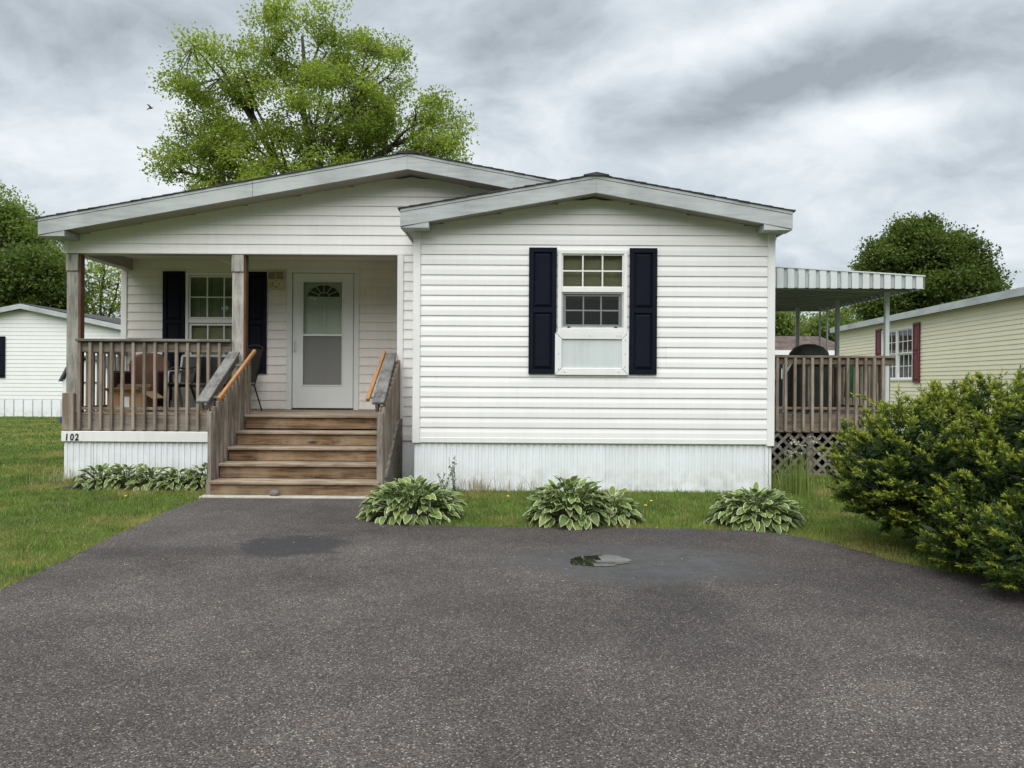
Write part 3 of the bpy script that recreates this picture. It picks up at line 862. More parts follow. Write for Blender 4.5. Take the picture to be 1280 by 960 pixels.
gable_roof(QX, QZ, QS, 2.475, 2.485, 9.70, 13.4, ())

# --- porch: posts, beam, ceiling, floor
MB().box(XL, XS, YG + 0.14, YB, 3.385, 3.42).build('porch_ceiling', 'porch_vinyl', house)
MB().box(XL + 0.01, XL + 0.17, YG + 0.14, YB, 3.215, 3.385).build('side_beam', 'soffit', house)
MB().box(XL + 0.17, -1.63, YG + 0.02, YG + 0.14, ZB - 0.006, ZB).build('beam_soffit', 'soffit', house)
MB().bar((-4.345, 11.40, 3.215), (-4.14, 11.40, 3.135), 0.022, 0.022).build('ceiling_conduit', 'white_trim', house)
for x0 in (-6.335, -3.985):
    p = MB().box(x0, x0 + 0.165, YG + 0.01, YG + 0.125, 0.72, ZB - 0.008).build('porch_post', 'post_grey', house, 0.006)
    MB().box(x0 + 0.165, x0 + 0.195, YG + 0.02, YG + 0.125, 0.72, ZB - 0.01).build('post_side', 'redwood_z', p, 0.004)
    MB().box(x0 - 0.004, x0 + 0.169, YG - 0.012, YG + 0.01, 2.965, ZB - 0.008).build('post_block', 'post_grey', p, 0.006)
    MB().box(x0 - 0.022, x0 + 0.14, YG - 0.052, YG + 0.01, 0.705, 1.235).build('post_block', 'baluster_z', p, 0.006)
fl = MB().box(XL + 0.03, XS, YG + 0.045, YB, 0.70, ZF - 0.03).build('porch_floor', 'brown_x', house)
y = YG + 0.01
k = 0
while y < YB - 0.02:
    MB().box(XL + 0.02, -1.64, y, min(y + 0.136, YB - 0.002), ZF - 0.029, ZF + random.uniform(-0.002, 0.001)).build('floor_board', 'tread_x', fl, 0.004)
    y += 0.142
MB().box(XL + 0.02, -3.7, YG + 0.008, YG + 0.045, 0.70, ZF - 0.032).build('rim_joist', 'weathered_x', house, 0.004)

# --- shutters
def shutter(x0, x1, z0, z1, Y, mat='shutter_black', parent=house):
    b = MB().ring(x0, x1, z0, z1, 0.062, Y - 0.045, Y - 0.012)
    zm = z0 + (z1 - z0) * 0.505
    b.box(x0 + 0.062, x1 - 0.062, Y - 0.045, Y - 0.012, zm - 0.035, zm + 0.035)
    b.box(x0 + 0.062, x1 - 0.062, Y - 0.020, Y - 0.0125, z0 + 0.062, z1 - 0.062)
    s_ = b.build('shutter', mat, parent, 0.003)
    for a, c in ((z0 + 0.062, zm - 0.035), (zm + 0.035, z1 - 0.062)):
        m_ = MB(); xa, xb, ya, yb = x0 + 0.066, x1 - 0.066, Y - 0.0205, Y - 0.040
        a += 0.004; c -= 0.004; i = 0.035
        m_.v = [(xa, ya, a), (xb, ya, a), (xb, ya, c), (xa, ya, c), (xa + i, yb, a + i), (xb - i, yb, a + i), (xb - i, yb, c - i), (xa + i, yb, c - i)]
        m_.f = [(4, 5, 6, 7), (0, 1, 5, 4), (1, 2, 6, 5), (2, 3, 7, 6), (3, 0, 4, 7)]
        m_.build('shutter_panel', mat, s_)
    return s_
shutter(0.212, 0.573, 1.535, 3.172, YF - 0.004)
shutter(1.518, 1.875, 1.535, 3.172, YF - 0.004)
shutter(-5.675, -5.316, 1.54, 3.19, YB - 0.004)
shutter(-4.345, -3.992, 1.54, 3.19, YB - 0.004)

# --- windows
def sash(win, x0, x1, z0, z1, Y, fr, cols, rows, mat='white_trim', mw=0.018, glassm='window_glass'):
    MB().ring(x0, x1, z0, z1, fr, Y, Y + 0.030).build('sash', mat, win, 0.002)
    gx0, gx1, gz0, gz1 = x0 + fr, x1 - fr, z0 + fr, z1 - fr
    cw_, rh = (gx1 - gx0) / cols, (gz1 - gz0) / rows
    for i in range(1, cols):
        MB().box(gx0 + i * cw_ - mw / 2, gx0 + i * cw_ + mw / 2, Y + 0.004, Y + 0.016, gz0, gz1).build('muntin', mat, win)
    for j in range(1, rows):
        MB().box(gx0, gx1, Y + 0.006, Y + 0.0145, gz0 + j * rh - mw / 2, gz0 + j * rh + mw / 2).build('muntin', mat, win)
    pane = None
    for i in range(cols):
        for j in range(rows):
            cx, cz = gx0 + (i + 0.5) * cw_, gz0 + (j + 0.5) * rh
            if pane is None:
                pane = MB().box(cx - cw_ / 2, cx + cw_ / 2, Y + 0.019, Y + 0.023, cz - rh / 2, cz + rh / 2).build('pane', glassm, win)
            else:
                o = copy_to(pane, (cx, Y + 0.021, cz)); 
def room(win, x0, x1, z0, z1, Y, depth=0.9):
    b = MB(); e_ = 0.25
    X0, X1, Z0, Z1, y0, y1 = x0 - e_, x1 + e_, z0 - e_, z1 + e_, Y + 0.101, Y + depth
    b.poly([(X0, y1, Z0), (X1, y1, Z0), (X1, y1, Z1), (X0, y1, Z1)])
    b.poly([(X0, y0, Z0), (X0, y1, Z0), (X0, y1, Z1), (X0, y0, Z1)]); b.poly([(X1, y0, Z0), (X1, y1, Z0), (X1, y1, Z1), (X1, y0, Z1)])
    b.poly([(X0, y0, Z0), (X1, y0, Z0), (X1, y1, Z0), (X0, y1, Z0)]); b.poly([(X0, y0, Z1), (X1, y0, Z1), (X1, y1, Z1), (X0, y1, Z1)])
    b.build('room', 'interior', win)
def blinds(win, x0, x1, z0, z1, Y, pitch=0.03):
    b = MB(); z = z0
    while z < z1:
        b.bar((x0, Y, z), (x1, Y, z), 0.029, 0.002, up=(0, 1, 0.30)); z += pitch
    o = b.build('blind', 'blind', win); o['kind'] = 'stuff'
# front window
wf = MB().ring(0.588, 1.492, 2.078, 3.145, 0.05, YF - 0.04, YF + 0.045).build('window', 'white_trim', house, 0.004)
MB().ring(0.60, 1.48, 2.60, 2.655, 0.0275, YF - 0.030, YF + 0.03).build('meeting_rail', 'white_trim', wf)
sash(wf, 0.638, 1.442, 2.655, 3.095, YF - 0.022, 0.018, 3, 2)
MB().ring(0.638, 1.442, 2.128, 2.60, 0.022, YF - 0.012, YF + 0.004).build('screen_frame', 'grey_metal', wf)
sash(wf, 0.664, 1.416, 2.150, 2.578, YF + 0.008, 0.03, 3, 2, 'alu')
MB().box(0.660, 1.420, YF - 0.005, YF - 0.003, 2.150, 2.578).build('screen', 'dark_screen', wf)
for x in (0.735, 1.345):
    MB().box(x - 0.02, x + 0.02, YF - 0.017, YF - 0.0125, 2.135, 2.152).build('latch', 'vent_black', wf)
room(wf, 0.615, 1.465, 2.10, 3.125, YF)
blinds(wf, 0.63, 1.45, 2.64, 3.10, YF + 0.075)
blinds(wf, 0.63, 1.45, 2.53, 2.60, YF + 0.075, 0.02)
# panel under it
px0, px1, pz0, pz1 = 0.552, 1.512, 1.520, 2.076
ap = MB().box(px0 + 0.085, px1 - 0.085, YF - 0.030, YF - 0.004, pz0 + 0.085, pz1 - 0.085).build('access_panel', 'dull_panel', house)
i_ = 0.09
for q in ([(px0, pz0), (px1, pz0), (px1 - i_, pz0 + i_), (px0 + i_, pz0 + i_)], [(px1, pz0), (px1, pz1), (px1 - i_, pz1 - i_), (px1 - i_, pz0 + i_)],
          [(px1, pz1), (px0, pz1), (px0 + i_, pz1 - i_), (px1 - i_, pz1 - i_)], [(px0, pz1), (px0, pz0), (px0 + i_, pz0 + i_), (px0 + i_, pz1 - i_)]):
    cxm = sum(a for a, _ in q) / 4; czm = sum(c for _, c in q) / 4
    q = [(cxm + (a - cxm) * 0.994, czm + (c - czm) * 0.985) for a, c in q]
    MB().prism(q, YF - 0.050, YF - 0.004).build('panel_frame', 'white_trim', ap, 0.004)
scr = None
for x, z in ((0.60, 1.8), (0.60, 1.6), (1.465, 1.98), (1.465, 1.80), (1.46, 1.63), (0.68, 1.56), (1.38, 1.56), (1.0, 2.03), (1.36, 2.03), (1.40, 2.03)):
    if scr is None: scr = MB().tube([(x, YF - 0.050, z), (x, YF - 0.055, z)], 0.008, 6).build('screw', 'grey_metal', ap)
    else: copy_to(scr, (x, YF - 0.0525, z))
# porch window
wp = MB().ring(-5.312, -4.345, 1.635, 3.172, 0.045, YB - 0.035, YB + 0.045).build('window', 'white_trim', house, 0.004)
MB().box(-5.267, -4.39, YB - 0.024, YB + 0.03, 2.355, 2.425).build('meeting_rail', 'white_trim', wp, 0.004)
sash(wp, -5.262, -4.395, 2.43, 3.122, YB - 0.012, 0.022, 3, 2)
sash(wp, -5.262, -4.395, 1.685, 2.35, YB + 0.004, 0.035, 3, 2)
room(wp, -5.285, -4.365, 1.66, 3.145, YB)
cb_ = MB()
for k in range(31):
    x = -5.285 + k * 0.03; cb_.box(x, x + 0.0295, YB + 0.072 + 0.012 * math.sin(k * 1.1), YB + 0.078 + 0.012 * math.sin(k * 1.1), 2.36, 3.14)
cb_.build('curtain', 'curtain_cloth', wp)['kind'] = 'stuff'
blinds(wp, -5.27, -4.38, 1.67, 2.34, YB + 0.085, 0.03)
# --- entrance door
dw = MB()
dw.box(-3.668, -3.578, YB - 0.030, YB + 0.05, ZF, 3.178); dw.box(-2.575, -2.490, YB - 0.030, YB + 0.05, ZF, 3.178); dw.box(-3.668, -2.490, YB - 0.030, YB + 0.05, 3.180, 3.258)
trim = dw.build('door_frame', 'door_white', house, 0.004)
door = MB()
wall_boxes(door, -3.566, -2.586, ZF + 0.03, 3.172, YB - 0.020, YB + 0.020, [(-3.398, -2.77, 2.185, 3.03), (-3.398, -2.77, 1.36, 2.155)])
sd_ = door.build('storm_door', 'door_white', house)
MB().ring(-3.418, -2.750, 1.34, 3.05, 0.020, YB - 0.029, YB - 0.0205).build('glazing_frame', 'door_white', sd_, 0.002)
MB().box(-3.398, -2.77, YB - 0.026, YB - 0.0205, 2.155, 2.185).build('glazing_bar', 'white_trim', sd_)
MB().box(-3.398, -2.77, YB - 0.006, YB - 0.002, 2.185, 3.03).build('pane', 'storm_glass', sd_)
MB().box(-3.398, -2.77, YB - 0.006, YB - 0.002, 1.36, 2.155).build('screen', 'insect_screen', sd_)
hd = MB().box(-3.545, -3.515, YB - 0.032, YB - 0.0205, 1.88, 2.08)
hd.tube([(-3.530, YB - 0.03, 1.90), (-3.530, YB - 0.075, 1.93), (-3.530, YB - 0.075, 2.03), (-3.530, YB - 0.03, 2.06)], 0.010, 8)
hd.build('handle', 'alu', sd_)
MB().box(-3.578, -2.575, YB - 0.03, YB + 0.09, ZF + 0.002, ZF + 0.026).build('threshold', 'vent_black', trim)
ind = MB(); wall_boxes(ind, -3.60, -2.545, ZF + 0.03, 3.19, YB + 0.055, YB + 0.095, [(-3.36, -2.81, 2.80, 3.0)])
inner = ind.build('entry_door', 'door_white', house)
cxd = (-3.36 - 2.81) / 2
fan = MB()
for k in range(20):
    ta, tb = math.pi * k / 20, math.pi * (k + 1) / 20
    xa, xb = cxd - 0.275 * math.cos(ta), cxd - 0.275 * math.cos(tb)
    za, zb = 2.80 + 0.20 * math.sin(ta), 2.80 + 0.20 * math.sin(tb)
    if k > 0 or True: fan.prism([(xa, za), (xb, zb), (xb, 3.0), (xa, 3.0)], YB + 0.058, YB + 0.09)
fan.build('fanlight_surround', 'door_white', inner)
fb = MB()
for k in range(1, 6):
    t = math.pi * k / 6
    fb.bar((cxd - 0.09 * math.cos(t), YB + 0.062, 2.80 + 0.07 * math.sin(t)), (cxd - 0.275 * math.cos(t), YB + 0.062, 2.80 + 0.20 * math.sin(t)), 0.012, 0.012)
arc = [(cxd - 0.09 * math.cos(math.pi * k / 12), YB + 0.062, 2.80 + 0.07 * math.sin(math.pi * k / 12)) for k in range(13)]
fb.tube(arc, 0.008, 6)
arc = [(cxd - 0.278 * math.cos(math.pi * k / 20), YB + 0.056, 2.80 + 0.203 * math.sin(math.pi * k / 20)) for k in range(21)]
fb.tube(arc, 0.014, 6)
fb.box(-3.37, -2.80, YB + 0.050, YB + 0.0545, 2.785, 2.80)
fb.build('fanlight_bars', 'white_trim', inner)
MB().box(-3.36, -2.81, YB + 0.10, YB + 0.11, 2.79, 3.0).build('fanlight_pane', 'interior', inner)
for (a, c, z0, z1) in ((-3.38, -3.11, 1.80, 2.66), (-3.05, -2.78, 1.80, 2.66), (-3.38, -3.11, 1.12, 1.66), (-3.05, -2.78, 1.12, 1.66)):
    m_ = MB(); i = 0.03
    m_.ring(a, c, z0, z1, 0.018, YB + 0.046, YB + 0.0545)
    m_.box(a + 0.05, c - 0.05, YB + 0.047, YB + 0.0545, z0 + 0.05, z1 - 0.05)
    m_.build('door_panel', 'door_white', inner, 0.003)

# ================================================================== PORCH RAILINGS
pr = thing('porch_railing', 'weathered grey wooden railing along the front edge of the porch', 'railing', (-5.1, YG, 0.7))
MB().box(-6.17, -3.985, YG - 0.07, YG + 0.075, 1.965, 2.003).build('rail_cap', 'rail_grey_x', pr, 0.006)
MB().box(-6.17, -3.985, YG - 0.002, YG + 0.036, 1.818, 1.9645).build('top_rail', 'weathered_x', pr, 0.004)
MB().box(-6.17, -3.985, YG - 0.002, YG + 0.036, 0.995, 1.035).build('bottom_rail', 'weathered_x', pr, 0.004)
bal = None
x = -6.125
while x < -4.0:
    if bal is None:
        bal = MB().box(x - 0.0205, x + 0.0205, YG - 0.044, YG - 0.003, 0.715, 1.964).build('baluster', 'baluster_z', pr, 0.004)
    else:
        o = copy_to(bal, (x + random.uniform(-0.006, 0.006), YG - 0.0235, 1.3395 + random.uniform(-0.008, 0.0)))
        o.rotation_euler = (0, random.uniform(-0.008, 0.008), random.uniform(-0.08, 0.08))
    x += 0.1525
pr2 = thing('porch_railing', 'weathered wooden railing on the left end of the porch, behind the corner post', 'railing', (XL + 0.05, 11.6, 0.95))
MB().box(XL - 0.01, XL + 0.13, YG + 0.13, YB - 0.03, 1.965, 2.003).build('rail_cap', 'cap_y', pr2, 0.006)
MB().box(XL + 0.06, XL + 0.10, YG + 0.13, YB - 0.03, 1.82, 1.9645).build('top_rail', 'weathered_y', pr2)
MB().box(XL + 0.06, XL + 0.10, YG + 0.13, YB - 0.03, 0.995, 1.035).build('bottom_rail', 'weathered_y', pr2)
bal2 = None
y = YG + 0.22
while y < YB - 0.05:
    if bal2 is None: bal2 = MB().box(XL + 0.016, XL + 0.057, y - 0.02, y + 0.02, 0.72, 1.964).build('baluster', 'baluster_z', pr2, 0.004)
    else: copy_to(bal2, (XL + 0.0365, y, 1.342))
    y += 0.152

# ================================================================== STEPS
stp = thing('wooden_steps', 'brown wooden steps with five risers and sloping grey handrails', 'steps', (-2.65, 10.0, 0))
ZT = [0.200, 0.385, 0.565, 0.750, 0.955]
YT = [9.32, 9.62, 9.92, 10.22, 10.53]
x0s, x1s = -3.655, -1.615
for i, (zt, yt) in enumerate(zip(ZT, YT)):
    yb = YT[i + 1] + 0.03 if i < 4 else YG + 0.008
    MB().box(x0s - 0.01, x1s + 0.01, yt - 0.03, yt + 0.135, zt - 0.038, zt).build('tread_board', 'tread_x', stp, 0.007)
    MB().box(x0s - 0.01, x1s + 0.01, yt + 0.142, yb, zt - 0.038, zt - 0.001).build('tread_board', 'tread_x', stp, 0.006)
    zb = (ZT[i - 1] + 0.004) if i else 0.036
    if i == 4: zb += 0.014
    MB().box(x0s, x1s, yt + 0.004, yt + 0.040, zb, zt - 0.040).build('riser', 'brown_x', stp, 0.004)
for xs in (x0s - 0.085, x1s + 0.035):
    s_ = MB(); s_.prismx([(9.40, 0.03), (10.86, 0.03), (10.86, 0.90), (10.55, 0.90), (9.40, 0.19)], xs, xs + 0.036); s_.build('stringer', 'weathered_y', stp, 0.004)
MB().box(x0s + 0.02, x1s - 0.02, 10.75, 10.80, 0.03, 0.90).build('back_board', 'brown_x', stp)
for side, xp in ((-1, -3.690), (1, -1.592)):
    sg = side
    # vertical pickets on the outside of the stringer
    for k in range(12):
        yy = 9.40 + k * 0.124
        ztop = 1.115 + (yy - 9.55) * 0.50
        zbot = max(0.0, 0.02 + (yy - 9.40) * 0.50) if side < 0 else (0.0 if k == 0 else max(0.02, 0.02 + (yy - 9.4) * 0.45))
        wdt = 0.062 if not (side > 0 and k == 0) else 0.085
        MB().box(xp - 0.022 - (0.03 if side > 0 and k == 0 else 0), xp + 0.022, yy - wdt / 2, yy + wdt / 2, zbot, ztop).build('picket', 'baluster_z' if k % 3 else 'weathered_z', stp, 0.005)
    xc = -3.835 if side < 0 else -1.655
    xc2 = xc - 0.09 if side < 0 else xc - 0.055
    c = MB().bar((xc, 9.50, 1.150), (xc2, 10.86, 1.815), 0.150, 0.040); c.build('rail_cap', 'cap_y', stp, 0.006)
    MB().bar((xc - 0.02, 9.53, 1.085), (xc2 - 0.02, 10.86, 1.735), 0.040, 0.095).build('under_rail', 'weathered_y', stp, 0.004)
    MB().bar((xc + 0.045, 9.50, 1.085), (xc2 + 0.045, 10.86, 1.735), 0.036, 0.085).build('under_rail', 'weathered_y', stp, 0.004)
    hx, hx2 = (-3.625, -3.66) if side < 0 else (-1.785, -1.815)
    h_ = MB().bar((hx, 9.50, 1.19), (hx2, 10.92, 1.845), 0.044, 0.052); h_.build('handrail', 'fresh_y', stp, 0.007)
    for t in (0.15, 0.8):
        yy = 9.5 + t * 1.42; zz = 1.17 + t * 0.655 - 0.05
        MB().box(min(hx, xc + 0.0) + 0.005, max(hx, xc) - 0.005, yy - 0.015, yy + 0.015, zz - 0.02, zz + 0.008).build('bracket', 'weathered_x', stp)
MB().box(-3.80, -3.715, 10.78, 10.86, 0.72, 1.70).build('newel_post', 'brown_z', stp, 0.006)
MB().box(-1.70, -1.615, 10.79, 10.86, 0.96, 1.70).build('newel_post', 'weathered_z', stp, 0.006)

# ================================================================== PORCH FURNITURE
def lerp(a, c, t): return a + (c - a) * t
# cardboard box
cb = thing('cardboard_box', 'open brown cardboard box with a white label on the porch floor', 'box', (-5.62, 11.28, ZF))
bx0, bx1, by0, by1, bz0, bz1 = -5.86, -5.36, 11.12, 11.52, ZF + 0.002, ZF + 0.30
b = MB()
b.box(bx0, bx1, by0, by0 + 0.006, bz0, bz1); b.box(bx0, bx1, by1 - 0.006, by1, bz0, bz1)
b.box(bx0, bx0 + 0.006, by0 + 0.006, by1 - 0.006, bz0, bz1); b.box(bx1 - 0.006, bx1, by0 + 0.006, by1 - 0.006, bz0, bz1); b.box(bx0, bx1, by0, by1, bz0 - 0.002, bz0 + 0.004)
b.build('carton', 'cardboard', cb)
MB().bar(((bx0 + bx1) / 2, by0, bz1), ((bx0 + bx1) / 2, by0 - 0.11, bz1 + 0.05), 0.50, 0.005, up=(0, 1, 0)).build('flap', 'cardboard_pale', cb)
MB().bar((bx1, (by0 + by1) / 2, bz1), (bx1 + 0.15, (by0 + by1) / 2, bz1 - 0.10), 0.40, 0.005).build('flap', 'cardboard_pale', cb)
MB().box(-5.66, -5.54, by0 - 0.002, by0 - 0.0005, bz0 + 0.05, bz0 + 0.22).build('label_sheet', 'paper', cb)
# brown upholstered armchair
ac = thing('armchair', 'brown armchair with a rounded back at the left end of the porch', 'chair', (-5.72, 11.95, ZF))
bk = MB(); pts = [(-6.06, 1.30), (-5.44, 1.30), (-5.44, 1.66)] + [(-5.75 + 0.31 * math.cos(R(a)), 1.66 + 0.20 * math.sin(R(a))) for a in range(15, 180, 15)] + [(-6.06, 1.66)]
bk.prism(pts, 12.12, 12.26); bk.build('backrest', 'brown_leather', ac, 0.03)
MB().box(-6.04, -5.46, 11.66, 12.12, 1.18, 1.36).build('seat', 'brown_leather', ac, 0.04)
for x in (-6.12, -5.46): MB().box(x, x + 0.10, 11.64, 12.16, 1.10, 1.56).build('armrest', 'maroon', ac, 0.03)
MB().box(-6.02, -5.42, 11.70, 12.20, 1.02, 1.18).build('base', 'maroon', ac, 0.02)
for x in (-6.06, -5.44):
    for y in (11.70, 12.16): MB().box(x - 0.025, x + 0.025, y - 0.025, y + 0.025, ZF, 1.02).build('leg', 'maroon', ac)
# black metal patio chairs
def patio_chair(x, y, rot, label, group=None):
    t = thing('patio_chair', label, 'chair', (0, 0, 0), group)
    for sx in (-0.24, 0.24):
        MB().tube([(sx, -0.24, 0), (sx, -0.22, 0.30), (sx, -0.20, 0.42), (sx, 0.16, 0.40), (sx, 0.22, 0.62), (sx, 0.29, 0.98)], 0.013, 6).build('side_frame', 'dark_metal', t)
        MB().tube([(sx, 0.28, 0), (sx, 0.20, 0.25), (sx, 0.15, 0.40)], 0.013, 6).build('leg', 'dark_metal', t)
        MB().tube([(sx, -0.20, 0.42), (sx * 1.06, -0.21, 0.60), (sx * 1.08, -0.10, 0.66), (sx * 1.06, 0.10, 0.65), (sx, 0.24, 0.68)], 0.014, 6).build('armrest', 'dark_metal', t)
    MB().bar((0, -0.22, 0.415), (0, 0.17, 0.40), 0.48, 0.012).build('seat', 'mesh_fabric', t)
    MB().bar((0, 0.17, 0.44), (0, 0.285, 0.95), 0.46, 0.010, up=(0, 1, 0)).build('backrest', 'mesh_fabric', t)
    MB().tube([(-0.24, 0.29, 0.98), (-0.1, 0.30, 1.01), (0.1, 0.30, 1.01), (0.24, 0.29, 0.98)], 0.013, 6).build('back_rail', 'dark_metal', t)
    t.location = (x, y, ZF); t.rotation_euler = (0, 0, rot); WL[t] = Vector((x, y, ZF))
    return t
patio_chair(-5.12, 11.85, R(-65), 'black metal patio chair with curved arms beside the brown armchair', 'black metal chairs on the porch')
patio_chair(-4.20, 11.75, R(-98), 'black mesh patio chair beside the entrance door, next to the shutter', 'black metal chairs on the porch')
# glider bench
gl = thing('glider_bench', 'grey-framed mesh bench under the porch window', 'bench', (-4.7, 12.05, ZF))
for x in (-5.27, -4.20):
    MB().tube([(x, 11.75, ZF), (x, 11.78, ZF + 0.40), (x, 12.15, ZF + 0.38), (x, 12.28, ZF + 0.85)], 0.018, 8).build('side_frame', 'grey_metal', gl)
    MB().tube([(x, 12.30, ZF), (x, 12.15, ZF + 0.38)], 0.018, 8).build('leg', 'grey_metal', gl)
    MB().tube([(x, 11.76, ZF + 0.42), (x, 11.78, ZF + 0.60), (x, 12.22, ZF + 0.62)], 0.018, 8).build('armrest', 'grey_metal', gl)
MB().bar((-4.735, 11.77, ZF + 0.385), (-4.735, 12.15, ZF + 0.37), 1.06, 0.03).build('seat', 'dark_metal', gl)
MB().bar((-4.735, 12.17, ZF + 0.43), (-4.735, 12.28, ZF + 0.84), 1.04, 0.012, up=(0, 1, 0)).build('backrest', 'mesh_fabric', gl)
MB().bar((-5.27, 12.285, ZF + 0.86), (-4.20, 12.285, ZF + 0.86), 0.03, 0.035).build('back_rail', 'grey_metal', gl)
# wall plaque
wpq = thing('wall_plaque', 'small tan and brown plaque hung on the siding left of the door', 'plaque', (-3.83, YB - 0.03, 3.05))
MB().box(-3.965, -3.715, YB - 0.045, YB - 0.018, 2.90, 3.055).build('board', 'plaque_tan', wpq, 0.004)
MB().box(-3.975, -3.705, YB - 0.050, YB - 0.018, 3.058, 3.185).build('top_board', 'plaque_brown', wpq, 0.004)
MB().ring(-3.98, -3.70, 3.055, 3.205, 0.016, YB - 0.056, YB - 0.018).build('frame', 'plaque_tan', wpq, 0.003)
MB().box(-3.845, -3.835, YB - 0.053, YB - 0.018, 3.07, 3.19).build('divider', 'plaque_tan', wpq)
for (a, c, z0, z1) in ((-3.94, -3.925, 2.93, 3.03), (-3.90, -3.885, 2.95, 3.03), (-3.87, -3.80, 2.94, 2.955), (-3.80, -3.76, 2.985, 3.0)):
    MB().box(a, c, YB - 0.049, YB - 0.0445, z0, z1).build('raised_mark', 'plaque_brown', wpq)

# ================================================================== SIDE DECK
DX0, DX1, DY0, DY1 = XR + 0.02, 5.78, 11.80, 15.10
ZD0, ZD1 = 0.68, 1.86
dk = thing('side_deck', 'raised brown wooden deck with railings and lattice on the right of the house', 'deck', (4.6, 13.4, 0))
MB().box(DX0, DX1, DY0 + 0.01, DY1, ZD0 + 0.02, ZF - 0.03).build('deck_frame', 'deck_x', dk)
y = DY0 + 0.012
while y < DY1 - 0.1:
    MB().box(DX0, DX1, y, y + 0.136, ZF - 0.029, ZF).build('floor_board', 'deck_x', dk); y += 0.142
MB().box(DX0, DX1, DY0 - 0.034, DY0 + 0.008, ZD0, ZF + 0.002).build('rim_joist', 'deck_x', dk, 0.004)
MB().box(DX1, DX1 + 0.038, DY0 - 0.034, DY1, ZD0, ZF + 0.002).build('rim_joist', 'deck_x', dk, 0.004)
def deck_rail(p0, p1, horiz):
    (x0, y0), (x1, y1) = p0, p1
    if horiz:
        MB().box(x0, x1, y0 - 0.075, y0 + 0.06, ZD1 - 0.036, ZD1).build('rail_cap', 'deck_x', dk, 0.005)
        MB().box(x0, x1, y0 - 0.032, y0 + 0.004, ZD1 - 0.135, ZD1 - 0.037).build('top_rail', 'deck_x', dk, 0.004)
        MB().box(x0, x1, y0 - 0.032, y0 + 0.004, ZF + 0.075, ZF + 0.115).build('bottom_rail', 'deck_x', dk, 0.004)
    else:
        MB().box(x0 - 0.06, x0 + 0.075, y0, y1, ZD1 - 0.036, ZD1 - 0.002).build('rail_cap', 'weathered_y', dk, 0.005)
        MB().box(x0 - 0.004, x0 + 0.032, y0, y1, ZD1 - 0.135, ZD1 - 0.037).build('top_rail', 'weathered_y', dk, 0.004)
        MB().box(x0 - 0.004, x0 + 0.032, y0, y1, ZF + 0.075, ZF + 0.115).build('bottom_rail', 'weathered_y', dk, 0.004)
deck_rail((DX0, DY0), (DX1 + 0.07, DY0), True)
deck_rail((DX1, DY0 + 0.062), (DX1, DY1), False)
deck_rail((DX0, DY1 - 0.01), (DX1 - 0.07, DY1 - 0.01), True)
db = None
x = DX0 + 0.09
while x < DX1 + 0.02:
    if db is None: db = MB().box(x - 0.021, x + 0.021, DY0 - 0.078, DY0 - 0.036, ZD0 + 0.02, ZD1 - 0.037).build('baluster', 'deck_z', dk, 0.004)
    else:
        o = copy_to(db, (x + random.uniform(-0.004, 0.004), DY0 - 0.057, WL[db].z)); o.rotation_euler = (0, random.uniform(-0.006, 0.006), 0)
    x += 0.1352
db2 = None
y = DY0 + 0.12
while y < DY1:
    if db2 is None: db2 = MB().box(DX1 + 0.04, DX1 + 0.08, y - 0.02, y + 0.02, ZD0 + 0.02, ZD1 - 0.039).build('baluster', 'deck_z', dk)
    else: copy_to(db2, (DX1 + 0.06, y, WL[db2].z))
    y += 0.1352
x = DX0 + 0.1
while x < DX1:
    copy_to(db, (x, DY1 + 0.02, WL[db].z)); x += 0.1352
for (x, y) in ((DX0 + 0.05, DY0 + 0.06), (4.6, DY0 + 0.06), (DX1 - 0.06, DY0 + 0.06), (DX1 - 0.06, 13.5), (DX1 - 0.06, DY1 - 0.1)):
    MB().box(x - 0.045, x + 0.045, y - 0.045, y + 0.045, 0.0, ZD1 - 0.14).build('deck_post', 'weathered_z', dk, 0.004)
# lattice skirt: crossed slats clipped to the panel
def lattice(sign, Y, name='lattice_slat'):
    z0, z1 = 0.04, ZD0 - 0.004; x0, x1 = DX0, DX1
    hgt = z1 - z0; pitch = 0.172
    k = x0 - hgt
    while k < x1:
        a, c = k, k + hgt      # x at bottom, x at top
        pa, pc = (a, z0), (c, z1)
        if a < x0: pa = (x0, z0 + (x0 - a))
        if c > x1: pc = (x1, z0 + (x1 - a))
        if pc[0] - pa[0] > 0.06:
            if sign < 0: pa, pc = (x0 + x1 - pa[0], pa[1]), (x0 + x1 - pc[0], pc[1])
            MB().bar((pa[0], Y, pa[1]), (pc[0], Y, pc[1]), 0.044, 0.007, up=(0, 1, 0)).build(name, 'lattice', dk)
        k += pitch
lattice(1, DY0 - 0.004); lattice(-1, DY0 + 0.005)
MB().box(DX0, DX1, DY1 - 0.03, DY1 + 0.01, 0.0, ZD0 + 0.02).build('rear_blocker', 'weathered_x', dk)  # unseen board, added to keep the space behind the lattice dark
MB().box(DX1 + 0.002, DX1 + 0.034, DY0 + 0.06, DY1 - 0.04, 0.0, ZD0 - 0.004).build('side_blocker', 'weathered_y', dk)  # added too, closes the open side so the lattice holes stay dark
MB().box(DX0, DX1, DY0 - 0.030, DY0 - 0.010, 0.0, 0.05).build('lattice_board', 'weathered_x', dk, 0.003)
MB().box(DX0, DX1, DY0 + 0.08, DY1, 0.0, 0.012).build('ground_sheet', 'soil', dk)

